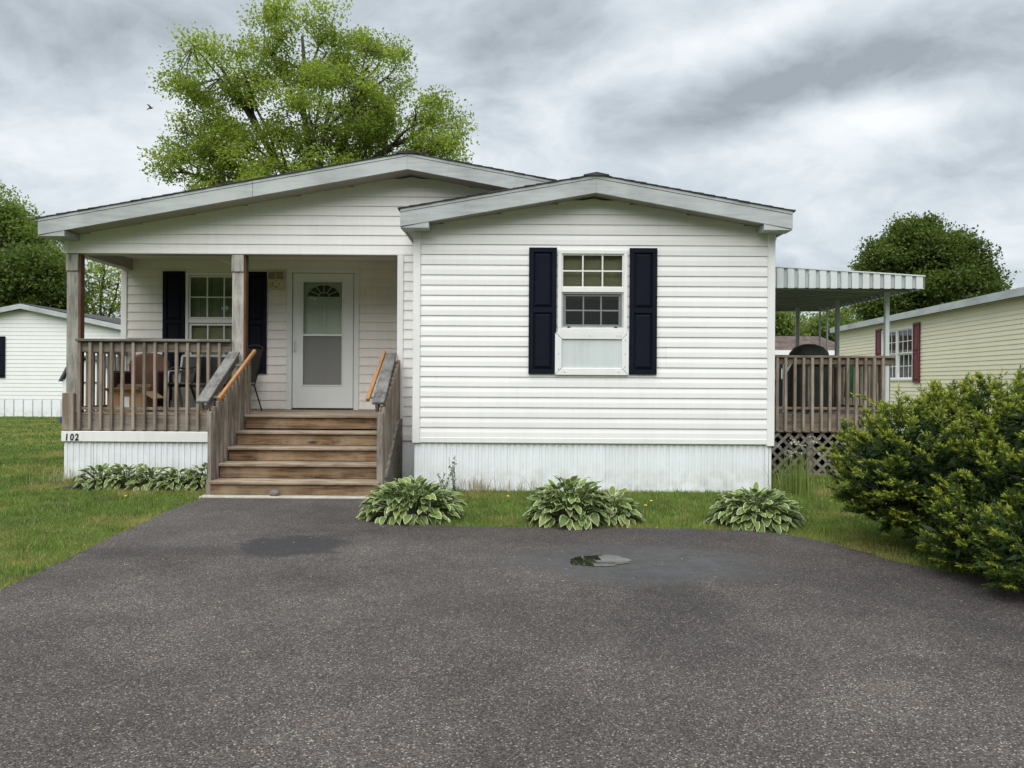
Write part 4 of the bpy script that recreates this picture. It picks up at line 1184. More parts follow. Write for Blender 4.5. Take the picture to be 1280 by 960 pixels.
# ================================================================== AWNING
AY0, AY1, AX1 = 11.30, 15.10, 6.06
aw = thing('patio_awning', 'white ribbed metal awning on thin posts over the side deck', 'awning', (4.7, 13.2, 0))
def ztop(x): return 3.165 - (x - 3.42) * 0.058
top = MB(); top.prism([(XR + 0.01, ztop(3.42) - 0.14), (AX1 - 0.02, ztop(AX1) - 0.10), (AX1 - 0.02, ztop(AX1) - 0.05), (XR + 0.01, ztop(3.42) - 0.07)], AY0 + 0.03, AY1)
top.build('roof_pan', 'awning_grey', aw)
rib = None
y = AY0 + 0.2
while y < AY1:
    b = MB(); b.prism([(XR + 0.01, ztop(3.42) - 0.17), (AX1 - 0.03, ztop(AX1) - 0.13), (AX1 - 0.03, ztop(AX1) - 0.102), (XR + 0.01, ztop(3.42) - 0.142)], y, y + 0.03)
    b.build('pan_rib', 'awning_grey', aw); y += 0.30
x = XR + 0.015; pitch = 0.1575
while x < AX1 - 0.02:
    x1_ = min(x + pitch, AX1)
    zb = 2.842 - 0.012
    a = min(x + 0.098, AX1)
    b = MB(); b.prism([(x, zb), (a, zb), (a, ztop(a)), (x, ztop(x))], AY0 - 0.012, AY0 + 0.006)
    b.build('valance_rib', 'awning_white', aw, 0.003)
    if a < AX1:
        b = MB(); b.prism([(a, zb + 0.012), (x1_, zb + 0.012), (x1_, ztop(x1_) - 0.004), (a, ztop(a) - 0.004)], AY0 + 0.010, AY0 + 0.024)
        b.build('valance_recess', 'awning_recess', aw)
    x += pitch
MB().prism([(XR + 0.012, ztop(3.42)), (AX1 + 0.005, ztop(AX1)), (AX1 + 0.005, ztop(AX1) + 0.018), (XR + 0.012, ztop(3.42) + 0.018)], AY0 - 0.02, AY0 + 0.04).build('valance_lip', 'awning_white', aw)
y = AY0 + 0.01
k = 0
while y < AY1:
    off = 0.0 if k % 2 == 0 else -0.014
    MB().box(AX1 - 0.010 + off, AX1 + off + 0.004, y, min(y + 0.078, AY1), 2.832 + (0 if k % 2 == 0 else 0.012), ztop(AX1) - 0.002).build('valance_rib', 'awning_white' if k % 2 == 0 else 'awning_grey', aw)
    y += 0.079; k += 1
b = MB().box(XR + 0.02, AX1 - 0.02, AY1 + 0.002, AY1 + 0.02, 2.85, 2.99); b.build('rear_valance', 'awning_grey', aw)
MB().bar((XR + 0.02, AY0 + 0.42, 2.92), (AX1 - 0.03, AY0 + 0.42, 2.87), 0.05, 0.08).build('beam', 'awning_grey', aw)
for (x, y, m_) in ((DX1 - 0.02, DY0 + 0.02, 'awning_white'), (5.71, 13.5, 'grey_metal'), (5.56, 14.98, 'grey_metal'), (4.55, 15.0, 'grey_metal')):
    MB().box(x - 0.032, x + 0.032, y - 0.032, y + 0.032, ZF - 0.05 if y > 12 else ZF, 2.90).build('post', m_, aw, 0.006)
for x in (5.86, 6.0):
    MB().box(x - 0.014, x + 0.014, 14.62, 14.65, 0.0, 2.90).build('post', 'grey_metal', aw)
for z in (1.3, 1.7, 2.1, 2.5): MB().box(5.86, 6.0, 14.628, 14.642, z, z + 0.02).build('post_rung', 'grey_metal', aw)

# ================================================================== THINGS ON THE DECK
gr = thing('covered_grill', 'barbecue grill under a black domed cover on the side deck', 'grill', (5.0, 13.0, ZF))
pts = []
b = MB(); secs = [(0.0, 0.36, 0.27), (0.75, 0.35, 0.27), (0.86, 0.37, 0.28), (1.00, 0.335, 0.25), (1.09, 0.25, 0.19), (1.14, 0.11, 0.09)]
nseg = 20
for z, rx, ry in secs:
    for k in range(nseg):
        t = 2 * math.pi * k / nseg; e_ = 0.55
        fx = math.copysign(abs(math.cos(t)) ** e_, math.cos(t)); fy = math.copysign(abs(math.sin(t)) ** e_, math.sin(t))
        wv = 1 + (0.04 * math.sin(k * 3.1 + z * 2) if z < 0.8 else 0)
        b.v.append((5.02 + 0.86 * rx * fx * wv, 13.0 + ry * fy * wv, ZF + z))
for i in range(len(secs) - 1):
    for k in range(nseg):
        k2 = (k + 1) % nseg; b.f.append((i * nseg + k, i * nseg + k2, (i + 1) * nseg + k2, (i + 1) * nseg + k))
b.f.append(tuple((len(secs) - 1) * nseg + k for k in range(nseg)))
b.build('cover', 'black_cover', gr, smooth=True)
MB().tube([(4.66, 12.70, ZF + 0.79), (5.38, 12.70, ZF + 0.79)], 0.012, 8).build('hem_cord', 'dark_metal', gr)
for x in (4.76, 5.28): MB().tube([(x, 12.84, ZF + 0.03), (x + 0.03, 12.84, ZF + 0.03)], 0.03, 10).build('wheel', 'dark_metal', gr)
pc = patio_chair(5.42, 13.9, R(20), 'dark metal patio chair on the side deck, right of the covered grill')
um = thing('furled_umbrella', 'furled dark green patio umbrella leaning in the corner of the side deck', 'umbrella', (5.55, 12.6, ZF))
MB().tube([(5.50, 12.6, ZF), (5.52, 12.6, ZF + 0.3)], 0.018, 8).build('pole', 'grey_metal', um)
MB().tube([(5.52, 12.6, ZF + 0.25), (5.53, 12.6, ZF + 0.5), (5.56, 12.6, ZF + 0.85), (5.57, 12.6, ZF + 0.93)], [0.07, 0.065, 0.04, 0.015], 10).build('canopy', 'green_fabric', um)
fc = thing('folding_chair', 'folded white-framed garden chair standing at the house end of the deck', 'chair', (4.32, 12.4, ZF))
MB().bar((4.20, 12.42, ZF), (4.32, 12.42, ZF + 0.86), 0.025, 0.03).build('side_frame', 'grey_metal', fc)
MB().bar((4.40, 12.42, ZF), (4.40, 12.42, ZF + 0.80), 0.05, 0.03).build('side_frame', 'grey_metal', fc)
MB().bar((4.40, 12.40, ZF + 0.62), (4.52, 12.40, ZF + 0.84), 0.05, 0.03).build('brace', 'grey_metal', fc)
MB().box(4.20, 4.42, 12.435, 12.445, ZF + 0.10, ZF + 0.55).build('seat', 'black_cover', fc)

# ================================================================== CREAM NEIGHBOUR
def far_siding(b, x0, x1, z0, z1, h, Y=0.0, openings=(), lim=None):
    z = z0
    while z < z1 - 0.01:
        hh = min(h, z1 - z)
        a, c = (x0, x1) if lim is None else lim(z)
        if c - a > 0.05: b.prismx([(Y, z), (Y, z + hh), (Y - 0.004, z + hh), (Y - 0.017, z)], a, c)
        z += h
cr = thing('mobile_home', 'cream sided home with a maroon-shuttered window beyond the yew bush', 'house')
Lw = 17.0
CW = (3.92, 6.12, 1.54, 3.06)    # window in wall coordinates (x measured from the near end)
W2 = MB(); wall_boxes(W2, 0, Lw, 0.05, 3.26, 0.0, 0.1, [CW]); crw = W2.build('wall', 'cream_vinyl', cr)
b = MB()
z = 0.62
while z < 3.24:
    hh = min(0.105, 3.25 - z)
    for a, c in ((0, CW[0]), (CW[1], Lw)) if (z + hh > CW[2] and z < CW[3]) else ((0, Lw),):
        b.prismx([(0, z), (0, z + hh), (-0.004, z + hh), (-0.018, z)], a, c)
    z += 0.105
o = b.build('siding', 'cream_vinyl', crw); o['kind'] = 'stuff'
MB().box(0, Lw, -0.01, 0.0, 0.0, 0.60).build('skirting', 'far_white', cr)
MB().box(Lw - 0.1, Lw + 0.012, -0.03, 0.1, 0.6, 3.26).build('corner_trim', 'cream_vinyl', cr)
for x in (0.0, Lw - 0.1): MB().box(x, x + 0.1, 0.1, 4.4, 0.0, 3.26).build('end_wall', 'cream_vinyl', cr)
MB().box(0, Lw, 4.4, 4.5, 0.0, 3.26).build('rear_wall', 'cream_vinyl', cr)
MB().prismx([(-0.22, 3.24), (2.25, 3.78), (4.7, 3.24), (4.7, 3.40), (2.25, 3.96), (-0.22, 3.40)], -0.2, Lw + 0.25).build('roof', 'shingle_dark', cr)
MB().box(-0.2, Lw + 0.27, -0.245, -0.215, 3.255, 3.43).build('fascia_board', 'aged_trim', cr, 0.003)
MB().box(-0.2, Lw + 0.27, -0.205, 0.0, 3.245, 3.262).build('soffit', 'soffit', cr)
MB().tube([(8.9, 1.6, 3.5), (8.9, 1.6, 4.05)], 0.06, 8).build('vent_pipe', 'vent_black', cr)
wc = MB().ring(CW[0], CW[1], CW[2], CW[3], 0.06, -0.04, 0.04).build('window', 'white_trim', cr, 0.004)
MB().box((CW[0] + CW[1]) / 2 - 0.05, (CW[0] + CW[1]) / 2 + 0.05, -0.035, 0.04, CW[2] + 0.06, CW[3] - 0.06).build('mullion', 'white_trim', wc)
for (a, c) in ((CW[0] + 0.06, (CW[0] + CW[1]) / 2 - 0.05), ((CW[0] + CW[1]) / 2 + 0.05, CW[1] - 0.06)):
    zm = (CW[2] + CW[3]) / 2
    sash(wc, a, c, zm + 0.01, CW[3] - 0.06, -0.02, 0.03, 3, 2); sash(wc, a, c, CW[2] + 0.06, zm + 0.005, 0.006, 0.03, 3, 2)
room(wc, CW[0], CW[1], CW[2], CW[3], 0.0)
MB().box(CW[0], CW[1], 0.09, 0.10, CW[2], CW[3]).build('curtain', 'blind', wc)
s1 = shutter(CW[0] - 0.42, CW[0] - 0.02, CW[2] - 0.06, CW[3] + 0.06, -0.012, 'shutter_red', cr)
s2 = shutter(CW[1] + 0.02, CW[1] + 0.42, CW[2] - 0.06, CW[3] + 0.06, -0.012, 'shutter_red', cr)
# wall line from (11.6,27.3) (far end) towards the camera: local x = along wall measured from the FAR end
far = Vector((11.6, 27.3)); near = Vector((10.67, 16.0)); dirw = (near - far).normalized()
ang = math.atan2(dirw.y, dirw.x)
# local +x runs from far to near, local -y faces the camera side (left)
cr.location = (far.x - 0.0, far.y, 0); cr.rotation_euler = (0, 0, ang)
# mirror positions: far end is x=0 in world, so window at its distance from the far end
WINSHIFT = None

# ================================================================== LEFT NEIGHBOUR
lh = thing('mobile_home', 'white gabled home with a navy shutter behind the lawn on the left', 'house', (-18.4, 29, 0))
hx, hw_ = -18.4, 4.25
def zl(x): return 4.25 - 0.205 * abs(x - hx)
MB().prism([(hx - hw_, 0.0), (hx + hw_, 0.0), (hx + hw_, zl(hx + hw_) - 0.16), (hx, 4.25 - 0.16), (hx - hw_, zl(hx - hw_) - 0.16)], 29.0, 43).build('wall', 'far_white', lh)
b = MB()
far_siding(b, hx - hw_, hx + hw_, 0.68, 4.0, 0.15, 29.0, (), lambda z: (max(hx - hw_, hx - (4.09 - z) / 0.205), min(hx + hw_, hx + (4.09 - z) / 0.205)))
o = b.build('siding', 'far_white', lh); o['kind'] = 'stuff'
b = MB()
for k in range(24):
    x = hx - hw_ + k * 0.355
    b.box(x, x + 0.30, 28.965, 28.985, 0.0, 0.66)
o = b.build('skirting', 'skirt_vinyl', lh); o['kind'] = 'stuff'
for sg in (-1, 1):
    q = [(hx, 4.25), (hx, 4.07), (hx + sg * 4.45, zl(hx + 4.45) - 0.18), (hx + sg * 4.45, zl(hx + 4.45))]
    if sg < 0: q = q[::-1]
    MB().prism(q, 28.70, 28.74).build('fascia_board', 'aged_trim', lh)
    q = [(hx, 4.29), (hx, 4.10), (hx + sg * 4.45, zl(hx + 4.45) - 0.15), (hx + sg * 4.45, zl(hx + 4.45) + 0.04)]
    if sg < 0: q = q[::-1]
    MB().prism(q, 28.74, 43.3).build('roof', 'shingle_dark', lh)
v_ = MB().tube([(-15.62, 31, 3.6), (-15.62, 31, 3.98)], 0.13, 10); v_.tube([(-15.62, 31, 3.98), (-15.62, 31, 4.02), (-15.62, 31, 4.10)], [0.26, 0.24, 0.10], 10); v_.build('roof_vent', 'vent_black', lh)
shutter(-19.48, -19.12, 1.48, 3.04, 28.985, 'shutter_black', lh)
wl_ = MB().ring(-20.45, -19.50, 1.55, 3.02, 0.06, 28.95, 28.99).build('window', 'white_trim', lh)
MB().box(-20.39, -19.56, 28.968, 28.978, 1.61, 2.96).build('pane', 'window_glass', wl_)
shutter(-20.84, -20.48, 1.48, 3.04, 28.985, 'shutter_black', lh)
# shed
sh = thing('garden_shed', 'small white shed with a grey gambrel roof and blue base on the left lawn', 'shed', (-13.9, 25.6, 0))
def shz(pts): return pts
MB().box(-14.62, -12.95, 25.0, 27.0, 0.20, 1.42).build('wall', 'far_white', sh)
MB().prism([(-14.55, 1.42), (-13.02, 1.42), (-13.15, 1.78), (-13.78, 2.12), (-14.42, 1.78)], 25.002, 26.998).build('gable', 'far_white', sh)
for q in ([(-14.72, 1.36), (-14.66, 1.36), (-14.42, 1.80), (-14.47, 1.84)], [(-14.47, 1.84), (-14.42, 1.80), (-13.78, 2.17), (-13.78, 2.23)], [(-13.78, 2.17), (-13.14, 1.80), (-13.09, 1.84), (-13.78, 2.23)], [(-13.14, 1.80), (-12.90, 1.36), (-12.84, 1.36), (-13.09, 1.84)]):
    MB().prism(q, 24.9, 27.1).build('roof_slope', 'shed_roof', sh)
MB().box(-14.70, -12.9, 24.96, 27.04, 0.0, 0.20).build('base', 'blue_plastic', sh)
MB().ring(-14.15, -13.42, 0.22, 1.36, 0.05, 24.97, 25.0).build('door_frame', 'shed_roof', sh)

# ================================================================== BROWN ROOFED HOUSE BEHIND
bh = thing('mobile_home', 'low house with a brown shingle roof seen beyond the side deck', 'house', (9.5, 34, 0))
MB().box(4.0, 14.4, 33.0, 40.0, 0.0, 2.70).build('wall', 'far_white', bh)
MB().prismx([(32.6, 2.72), (36.5, 3.55), (40.4, 2.72), (40.4, 2.85), (36.5, 3.70), (32.6, 2.86)], 3.8, 14.6).build('roof', 'shingle_brown', bh)
MB().box(3.8, 14.6, 32.56, 32.60, 2.66, 2.86).build('fascia_board', 'white_trim', bh)
w_ = MB().ring(10.2, 11.4, 1.2, 2.4, 0.06, 32.95, 32.99).build('window', 'white_trim', bh)
MB().box(10.26, 11.34, 32.965, 32.975, 1.26, 2.34).build('pane', 'window_glass', w_)

# ================================================================== TREES
def grow(b, p0, p1, r0, r1, sag=0.1, n=4, rng=random, sides=6):
    p0, p1 = Vector(p0), Vector(p1); L = (p1 - p0).length
    pts, rs = [], []
    o1 = Vector((rng.uniform(-1, 1), rng.uniform(-1, 1), rng.uniform(-0.2, 1))) * L * sag
    for i in range(n + 1):
        t = i / n
        q = p0.lerp(p1, t) + o1 * (4 * t * (1 - t)) * 0.5
        if 0 < i < n: q += Vector((rng.uniform(-1, 1), rng.uniform(-1, 1), rng.uniform(-1, 1))) * L * 0.025
        pts.append(q); rs.append(r0 + (r1 - r0) * t)
    b.tube(pts, rs, sides)
    return pts
def tree(label, base, fork_z, lobes, nclump, nleaf, size, mat, trunk_r=0.3, clump_r=0.5, seed=1, name='leafy_tree', shell=0.55, group=None, keep=None, twigs=True):
    rnd = random.Random(seed); rng = np.random.default_rng(seed)
    t = thing(name, label, 'tree', base, group)
    wood_ = MB()
    B = Vector(base); fork = Vector((base[0] + rnd.uniform(-0.2, 0.2), base[1], fork_z))
    wood_.tube([B + Vector((0, 0, -0.2)), B + Vector((0, 0, 0.3)), B.lerp(fork, 0.5) + Vector((0.08, 0, 0)), fork], [trunk_r * 1.5, trunk_r * 1.1, trunk_r * 0.95, trunk_r * 0.8], 10)
    vols = np.array([l[3] * l[4] * l[5] for l in lobes]) ** 0.75; vols = vols / vols.sum()
    P_all, O_all, V_all = [], [], []
    for li, (cx, cy, cz, rx, ry, rz) in enumerate(lobes):
        c = Vector((cx, cy, cz))
        start = fork.lerp(c, rnd.uniform(0.0, 0.15))
        tip = c + Vector((0, 0, rz * 0.25))
        limb = grow(wood_, start, tip, trunk_r * 0.48, trunk_r * 0.15, 0.12, 6, rnd)
        m = max(3, int(nclump * vols[li]))
        # sub limbs
        subs = []
        for k in range(max(4, m // 9)):
            u = Vector((rnd.gauss(0, 1), rnd.gauss(0, 1), rnd.gauss(0.25, 0.8))).normalized()
            e = c + Vector((u.x * rx, u.y * ry, u.z * rz)) * rnd.uniform(0.55, 0.8)
            s0 = limb[rnd.randint(2, len(limb) - 1)]
            subs.append(grow(wood_, s0, e, trunk_r * 0.20, trunk_r * 0.06, 0.12, 4, rnd, 5))
        for k in range(m):
            u = Vector((rnd.gauss(0, 1), rnd.gauss(0, 1), rnd.gauss(0.1, 1))).normalized()
            rr = rnd.uniform(shell, 1.0) ** 0.6
            lump = 0.93 + 0.16 * math.sin(u.x * 5 + li * 2) * math.cos(u.z * 6 + li) + 0.1 * math.sin(u.y * 9 + u.z * 4)
            q = c + Vector((u.x * rx, u.y * ry, u.z * rz)) * rr * lump
            if q.z < 0.4: continue
            if twigs:
                near_ = min((pp for sb in subs for pp in sb[1:]), key=lambda pp: (pp - q).length_squared)
                grow(wood_, near_, q, trunk_r * 0.065, trunk_r * 0.02, 0.1, 2, rnd, 4)
            cnt = max(4, int(nleaf * rnd.uniform(0.6, 1.4)))
            cr_ = clump_r * rnd.uniform(0.7, 1.3)
            pts = np.clip(rng.normal(size=(cnt, 3)), -1.7, 1.7) * np.array([cr_ * 0.5, cr_ * 0.5, cr_ * 0.34]) + np.array(q)
            P_all.append(pts); O_all.append(np.repeat(np.array(u)[None], cnt, 0))
            V_all.append(np.clip(rnd.uniform(0.22, 0.78) + rng.normal(0, 0.13, cnt), 0, 1))
    P = np.concatenate(P_all); O = np.concatenate(O_all); V0 = np.concatenate(V_all)
    LV, LF = leaves(P, size, 0.35, O, 0.6, rng)
    wood_.build('trunk', 'bark', t, smooth=True)
    cr_o = np_mesh('crown', LV, LF, mat, t, {'var': np.repeat(V0, 4)}, loc=(base[0], base[1], fork_z))
    cr_o['kind'] = 'stuff'
    return t
def pxl(px, py, D): return ((px - 640) * D / F, D, CZ + (478 - py) * D / F)
def lobe3(px, py, rpx, rpy, D, dy=0.0, ry=None):
    x, _, z = pxl(px, py, D)
    return (x, D + dy, z, rpx * D / F, (ry if ry else rpx * D / F), rpy * D / F)
# the big tree behind the house
D = 28.0
tree('tall bright green spring tree rising behind the roof of the white home', (pxl(395, 0, D)[0], D, 0), 7.2,
     [lobe3(280, 105, 68, 50, D, -0.5), lobe3(255, 185, 60, 50, D, 0.8), lobe3(375, 60, 66, 52, D, 0), lobe3(455, 90, 62, 58, D, 0.5), lobe3(420, 150, 80, 50, D, -1.0),
      lobe3(535, 160, 48, 46, D, 0.3), lobe3(330, 195, 80, 45, D, 0.2), lobe3(480, 185, 70, 40, D, 1.2), lobe3(540, 205, 42, 26, D, -1), lobe3(230, 225, 36, 26, D, -0.5),
      lobe3(400, 260, 150, 50, D, 0)],
     600, 175, 0.112, 'leaf_spring', 0.36, 0.56, 21, shell=0.55)
# left background trees
D = 42.0
tree('pale green maple at the left edge, rising above the white neighbouring home', (pxl(-40, 0, D)[0], D, 0), 5.0,
     [lobe3(-20, 305, 66, 50, D), lobe3(38, 312, 36, 26, D), lobe3(-25, 268, 50, 34, D), lobe3(62, 330, 30, 20, D), lobe3(14, 282, 26, 22, D)], 300, 70, 0.18, 'leaf_mid', 0.35, 0.75, 5)
D = 46.0
tree('sparse light green tree seen between the porch posts on the left', (pxl(128, 0, D)[0], D, 0), 4.0,
     [lobe3(110, 360, 40, 28, D), lobe3(148, 365, 36, 30, D), lobe3(130, 335, 40, 22, D), lobe3(130, 395, 50, 22, D)], 120, 30, 0.18, 'leaf_spring', 0.22, 0.7, 8)
D = 39.0
tree('dense dark green round tree behind the white neighbouring home on the left', (pxl(38, 0, D)[0], D, 0), 2.0,
     [lobe3(20, 365, 40, 45, D), lobe3(62, 372, 34, 44, D), lobe3(-30, 370, 40, 50, D), lobe3(42, 345, 36, 28, D), lobe3(88, 395, 22, 30, D)], 420, 85, 0.20, 'leaf_dark', 0.35, 0.75, 3)
# right tree
D = 36.0
tree('round dark green maple rising behind the cream house on the right', (pxl(1165, 0, D)[0], D, 0), 4.2,
     [lobe3(1150, 318, 50, 44, D), lobe3(1185, 332, 50, 44, D), lobe3(1112, 338, 38, 40, D), lobe3(1212, 365, 32, 32, D), lobe3(1142, 296, 32, 26, D), lobe3(1160, 375, 72, 45, D), lobe3(1104, 374, 30, 32, D)],
     760, 120, 0.155, 'leaf_dark', 0.35, 0.58, 13)
# trees far behind the side deck and tree line
D = 48.0
tree('yellow-green shrubby tree behind the brown roofed house, left of the awning posts', (pxl(975, 0, D)[0], D, 0), 2.5,
     [lobe3(972, 402, 26, 22, D), lobe3(950, 405, 30, 26, D), lobe3(985, 415, 18, 16, D)], 130, 60, 0.2, 'leaf_mid', 0.22, 0.8, 31)
D = 52.0
tree('rounded green tree behind the brown roofed house, right of the awning posts', (pxl(1022, 0, D)[0], D, 0), 2.5,
     [lobe3(1015, 408, 26, 18, D), lobe3(1040, 412, 22, 20, D), lobe3(1060, 405, 26, 24, D)], 140, 60, 0.2, 'leaf_mid', 0.22, 0.8, 32)
# far wood line, reads as one mass (mostly hidden)
rng = np.random.default_rng(5)
nP = 26000
xx = rng.uniform(-120, 120, nP); hh = 5 + 2.2 * np.sin(xx * 0.21) + 1.4 * np.sin(xx * 0.63 + 1)
zz = rng.uniform(0, 1, nP) ** 0.7 * hh; yy = 85 + rng.uniform(-3, 3, nP) * np.sqrt(np.clip(1 - (zz / (hh + 0.5)) ** 2, 0.02, 1))
LV, LF = leaves(np.stack([xx, yy, zz], 1), 1.1, 0.4, None, 0.7, rng)
o = np_mesh('far_wood', LV, LF, 'leaf_mid', None, {'var': np.repeat(rng.uniform(0.1, 0.8, nP), 4)}); props(o, 'distant line of green woods beyond the houses', 'woods', kind='stuff')

rng = np.random.default_rng(6)
nP = 36000
xx = rng.uniform(-60, 60, nP); hh = 15 + 2.6 * np.sin(xx * 0.27 + 1) + 1.6 * np.sin(xx * 0.71)
zz = rng.uniform(0, 1, nP) ** 0.75 * hh; yy = -42 + rng.uniform(-4, 4, nP) * np.sqrt(np.clip(1 - (zz / (hh + 0.5)) ** 2, 0.02, 1))
LV, LF = leaves(np.stack([xx, yy, zz], 1), 1.2, 0.4, None, 0.75, rng)
o = np_mesh('street_wood', LV, LF, 'leaf_mid', None, {'var': np.repeat(rng.uniform(0.1, 0.8, nP), 4)}); props(o, 'green woods across the street behind the viewer', 'woods', kind='stuff')

# ================================================================== YEW BUSH
def yew():
    rng = np.random.default_rng(77); rnd = random.Random(77)
    t = thing('yew_shrub', 'large dark green yew bush with yellow-green tips right of the driveway', 'bush', (4.3, 6.2, 0))
    lobes = [(3.66, 6.60, 0.72, 0.86, 0.85, 0.58), (4.30, 6.55, 0.84, 1.05, 1.0, 0.66), (4.20, 5.65, 0.58, 0.95, 0.80, 0.58), (5.25, 6.4, 0.90, 1.15, 1.2, 0.72),
             (3.88, 5.60, 0.36, 0.62, 0.55, 0.38), (3.34, 6.55, 0.60, 0.48, 0.55, 0.42), (4.75, 5.2, 0.62, 0.95, 0.72, 0.62), (4.15, 5.10, 0.32, 0.66, 0.42, 0.36), (4.75, 4.95, 0.34, 0.95, 0.48, 0.36), (3.75, 5.95, 0.28, 0.55, 0.5, 0.30), (3.68, 5.05, 0.34, 0.60, 0.42, 0.38), (3.52, 5.62, 0.36, 0.50, 0.45, 0.36)]
    Vs, Fs, Va = [], [], []
    cnt = 0
    stems = MB()
    base = Vector((4.35, 6.25, 0))
    for (cx, cy, cz, rx, ry, rz) in lobes:
        for k in range(5):
            u = Vector((rnd.gauss(0, 1), rnd.gauss(0, 1), rnd.gauss(0.3, 0.6))).normalized()
            e = Vector((cx + u.x * rx * 0.8, cy + u.y * ry * 0.8, cz + u.z * rz * 0.8)); e.z = max(e.z, 0.15)
            grow(stems, base + Vector((rnd.uniform(-0.3, 0.3), rnd.uniform(-0.3, 0.3), 0)), e, 0.028, 0.008, 0.15, 4, rnd, 5)
    stems.build('stems', 'bark', t)
    def inside(p):
        for (cx, cy, cz, rx, ry, rz) in lobes:
            if ((p[0] - cx) / rx) ** 2 + ((p[1] - cy) / ry) ** 2 + ((p[2] - cz) / rz) ** 2 < 0.80: return True
        return False
    # branch ends: each carries a fan of sprays; dark gaps stay between them
    sprays = []
    area = [l[3] * l[5] + l[4] * l[5] + l[3] * l[4] for l in lobes]; tot = sum(area)
    for l, a in zip(lobes, area):
        for k in range(int(4200 * a / tot)):
            u = Vector((rnd.gauss(0, 1), rnd.gauss(0, 1), rnd.gauss(0, 1))).normalized()
            lump = rnd.uniform(0.80, 1.10)
            p = Vector((l[0] + u.x * l[3] * lump, l[1] + u.y * l[4] * lump, l[2] + u.z * l[5] * lump))
            if p.z < 0.10: continue
            if p.y > 7.3 and rnd.random() < 0.5: continue
            if inside(p): continue
            nrm = Vector((u.x / l[3], u.y / l[4], u.z / l[5])).normalized()
            axis = (nrm * 0.8 + Vector((rnd.uniform(-0.5, 0.5), rnd.uniform(-0.5, 0.5), 0.45))).normalized()
            sd0 = axis.cross(Vector((rnd.uniform(-0.4, 0.4), rnd.uniform(-0.4, 0.4), 1))).normalized()
            L = rnd.uniform(0.14, 0.26)
            m = rnd.randint(6, 8)
            for q in range(m):
                t_ = (q + 0.5) / m
                o_ = p - axis * L * (1 - t_) + sd0 * rnd.uniform(-1, 1) * 0.075 * (1.25 - t_) + Vector((0, 0, rnd.uniform(-0.02, 0.02)))
                sprays.append((o_, (axis + sd0 * rnd.uniform(-0.5, 0.5)).normalized(), 1 if t_ > 0.35 else 0))
    # long sprigs
    for (px, py, Dp, ln) in ((1068, 490, 6.7, 0.30), (1100, 500, 6.6, 0.26), (1165, 478, 6.3, 0.24), (1215, 470, 6.2, 0.26), (1250, 465, 6.0, 0.24), (1052, 540, 6.5, 0.2), (1125, 486, 6.5, 0.2), (1275, 466, 5.9, 0.22), (1190, 480, 6.6, 0.22)):
        x, y, z = pxl(px, py, Dp)
        dv = Vector((-0.6 if px < 1110 else rnd.uniform(-0.4, 0.2), -0.1, 0.25 if px < 1110 else 0.9)).normalized()
        for s_ in range(4): sprays.append((Vector((x, y, z)) - dv * ln * (0.15 + 0.28 * s_), dv, 2))
    for (p, nrm, depth) in sprays:
        out = (nrm + Vector((rnd.uniform(-0.2, 0.2), rnd.uniform(-0.2, 0.2), 0.15 + rnd.uniform(-0.15, 0.2)))).normalized()
        side = out.cross(Vector((rnd.uniform(-0.3, 0.3), rnd.uniform(-0.3, 0.3), 1))).normalized()
        nsh = rnd.randint(3, 5)
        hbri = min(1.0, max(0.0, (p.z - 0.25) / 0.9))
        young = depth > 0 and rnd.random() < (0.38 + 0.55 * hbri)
        for q in range(nsh):
            a = (q / (nsh - 1) - 0.5) * 1.9
            d = (out * math.cos(a) + side * math.sin(a) + Vector((0, 0, rnd.uniform(-0.1, 0.25)))).normalized()
            L = rnd.uniform(0.045, 0.085) * (1.0 - 0.25 * abs(a)) * (1.15 if depth == 2 else 1)
            st = p + d * rnd.uniform(-0.02, 0.02)
            nn = rnd.randint(10, 13)
            tt = (np.arange(nn) + 0.5) / nn
            dd = np.array(d); ctr = np.array(st)[None] + dd[None] * (tt * L)[:, None]
            an = rng.uniform(0, 2 * np.pi, nn)
            s1 = np.array(d.cross(Vector((0.2, 0.1, 1))).normalized()); s2 = np.cross(dd, s1)
            rad = np.cos(an)[:, None] * s1 + (np.sin(an) * 0.75)[:, None] * s2
            ndir = unit(rad * 0.9 + dd[None] * (0.35 + 0.9 * tt[:, None]))
            nl = 0.029 * rng.uniform(0.75, 1.2, nn) * np.where(tt > 0.85, 0.75, 1.0)
            wv = unit(np.cross(ndir, rng.normal(size=(nn, 3)) * 0.5 + dd[None])) * 0.0052
            mid = ctr + ndir * (nl * 0.5)[:, None]
            Q = np.stack([ctr - wv, ctr + wv, ctr + ndir * nl[:, None]], 1).reshape(-1, 3)
            Vs.append(Q); Fs.append(np.arange(3 * nn).reshape(nn, 3) + cnt); cnt += 3 * nn
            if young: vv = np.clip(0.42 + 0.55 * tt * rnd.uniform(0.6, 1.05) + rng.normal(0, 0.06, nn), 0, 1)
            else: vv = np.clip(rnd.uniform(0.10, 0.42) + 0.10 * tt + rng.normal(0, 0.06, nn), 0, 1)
            Va.append(np.repeat(vv, 3))
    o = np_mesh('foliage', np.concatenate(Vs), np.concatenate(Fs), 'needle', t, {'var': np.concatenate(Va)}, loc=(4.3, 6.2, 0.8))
    o['kind'] = 'stuff'
    # filler for the old inner needles, with the bush's inner shade in its colour
    PP = []
    for l, a in zip(lobes, area):
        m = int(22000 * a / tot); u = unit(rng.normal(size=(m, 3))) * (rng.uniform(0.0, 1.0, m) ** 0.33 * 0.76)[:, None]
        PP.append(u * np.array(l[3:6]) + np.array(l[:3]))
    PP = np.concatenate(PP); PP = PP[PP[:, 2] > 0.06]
    LV, LF = leaves(PP, 0.10, 0.3, None, 0.30, rng)
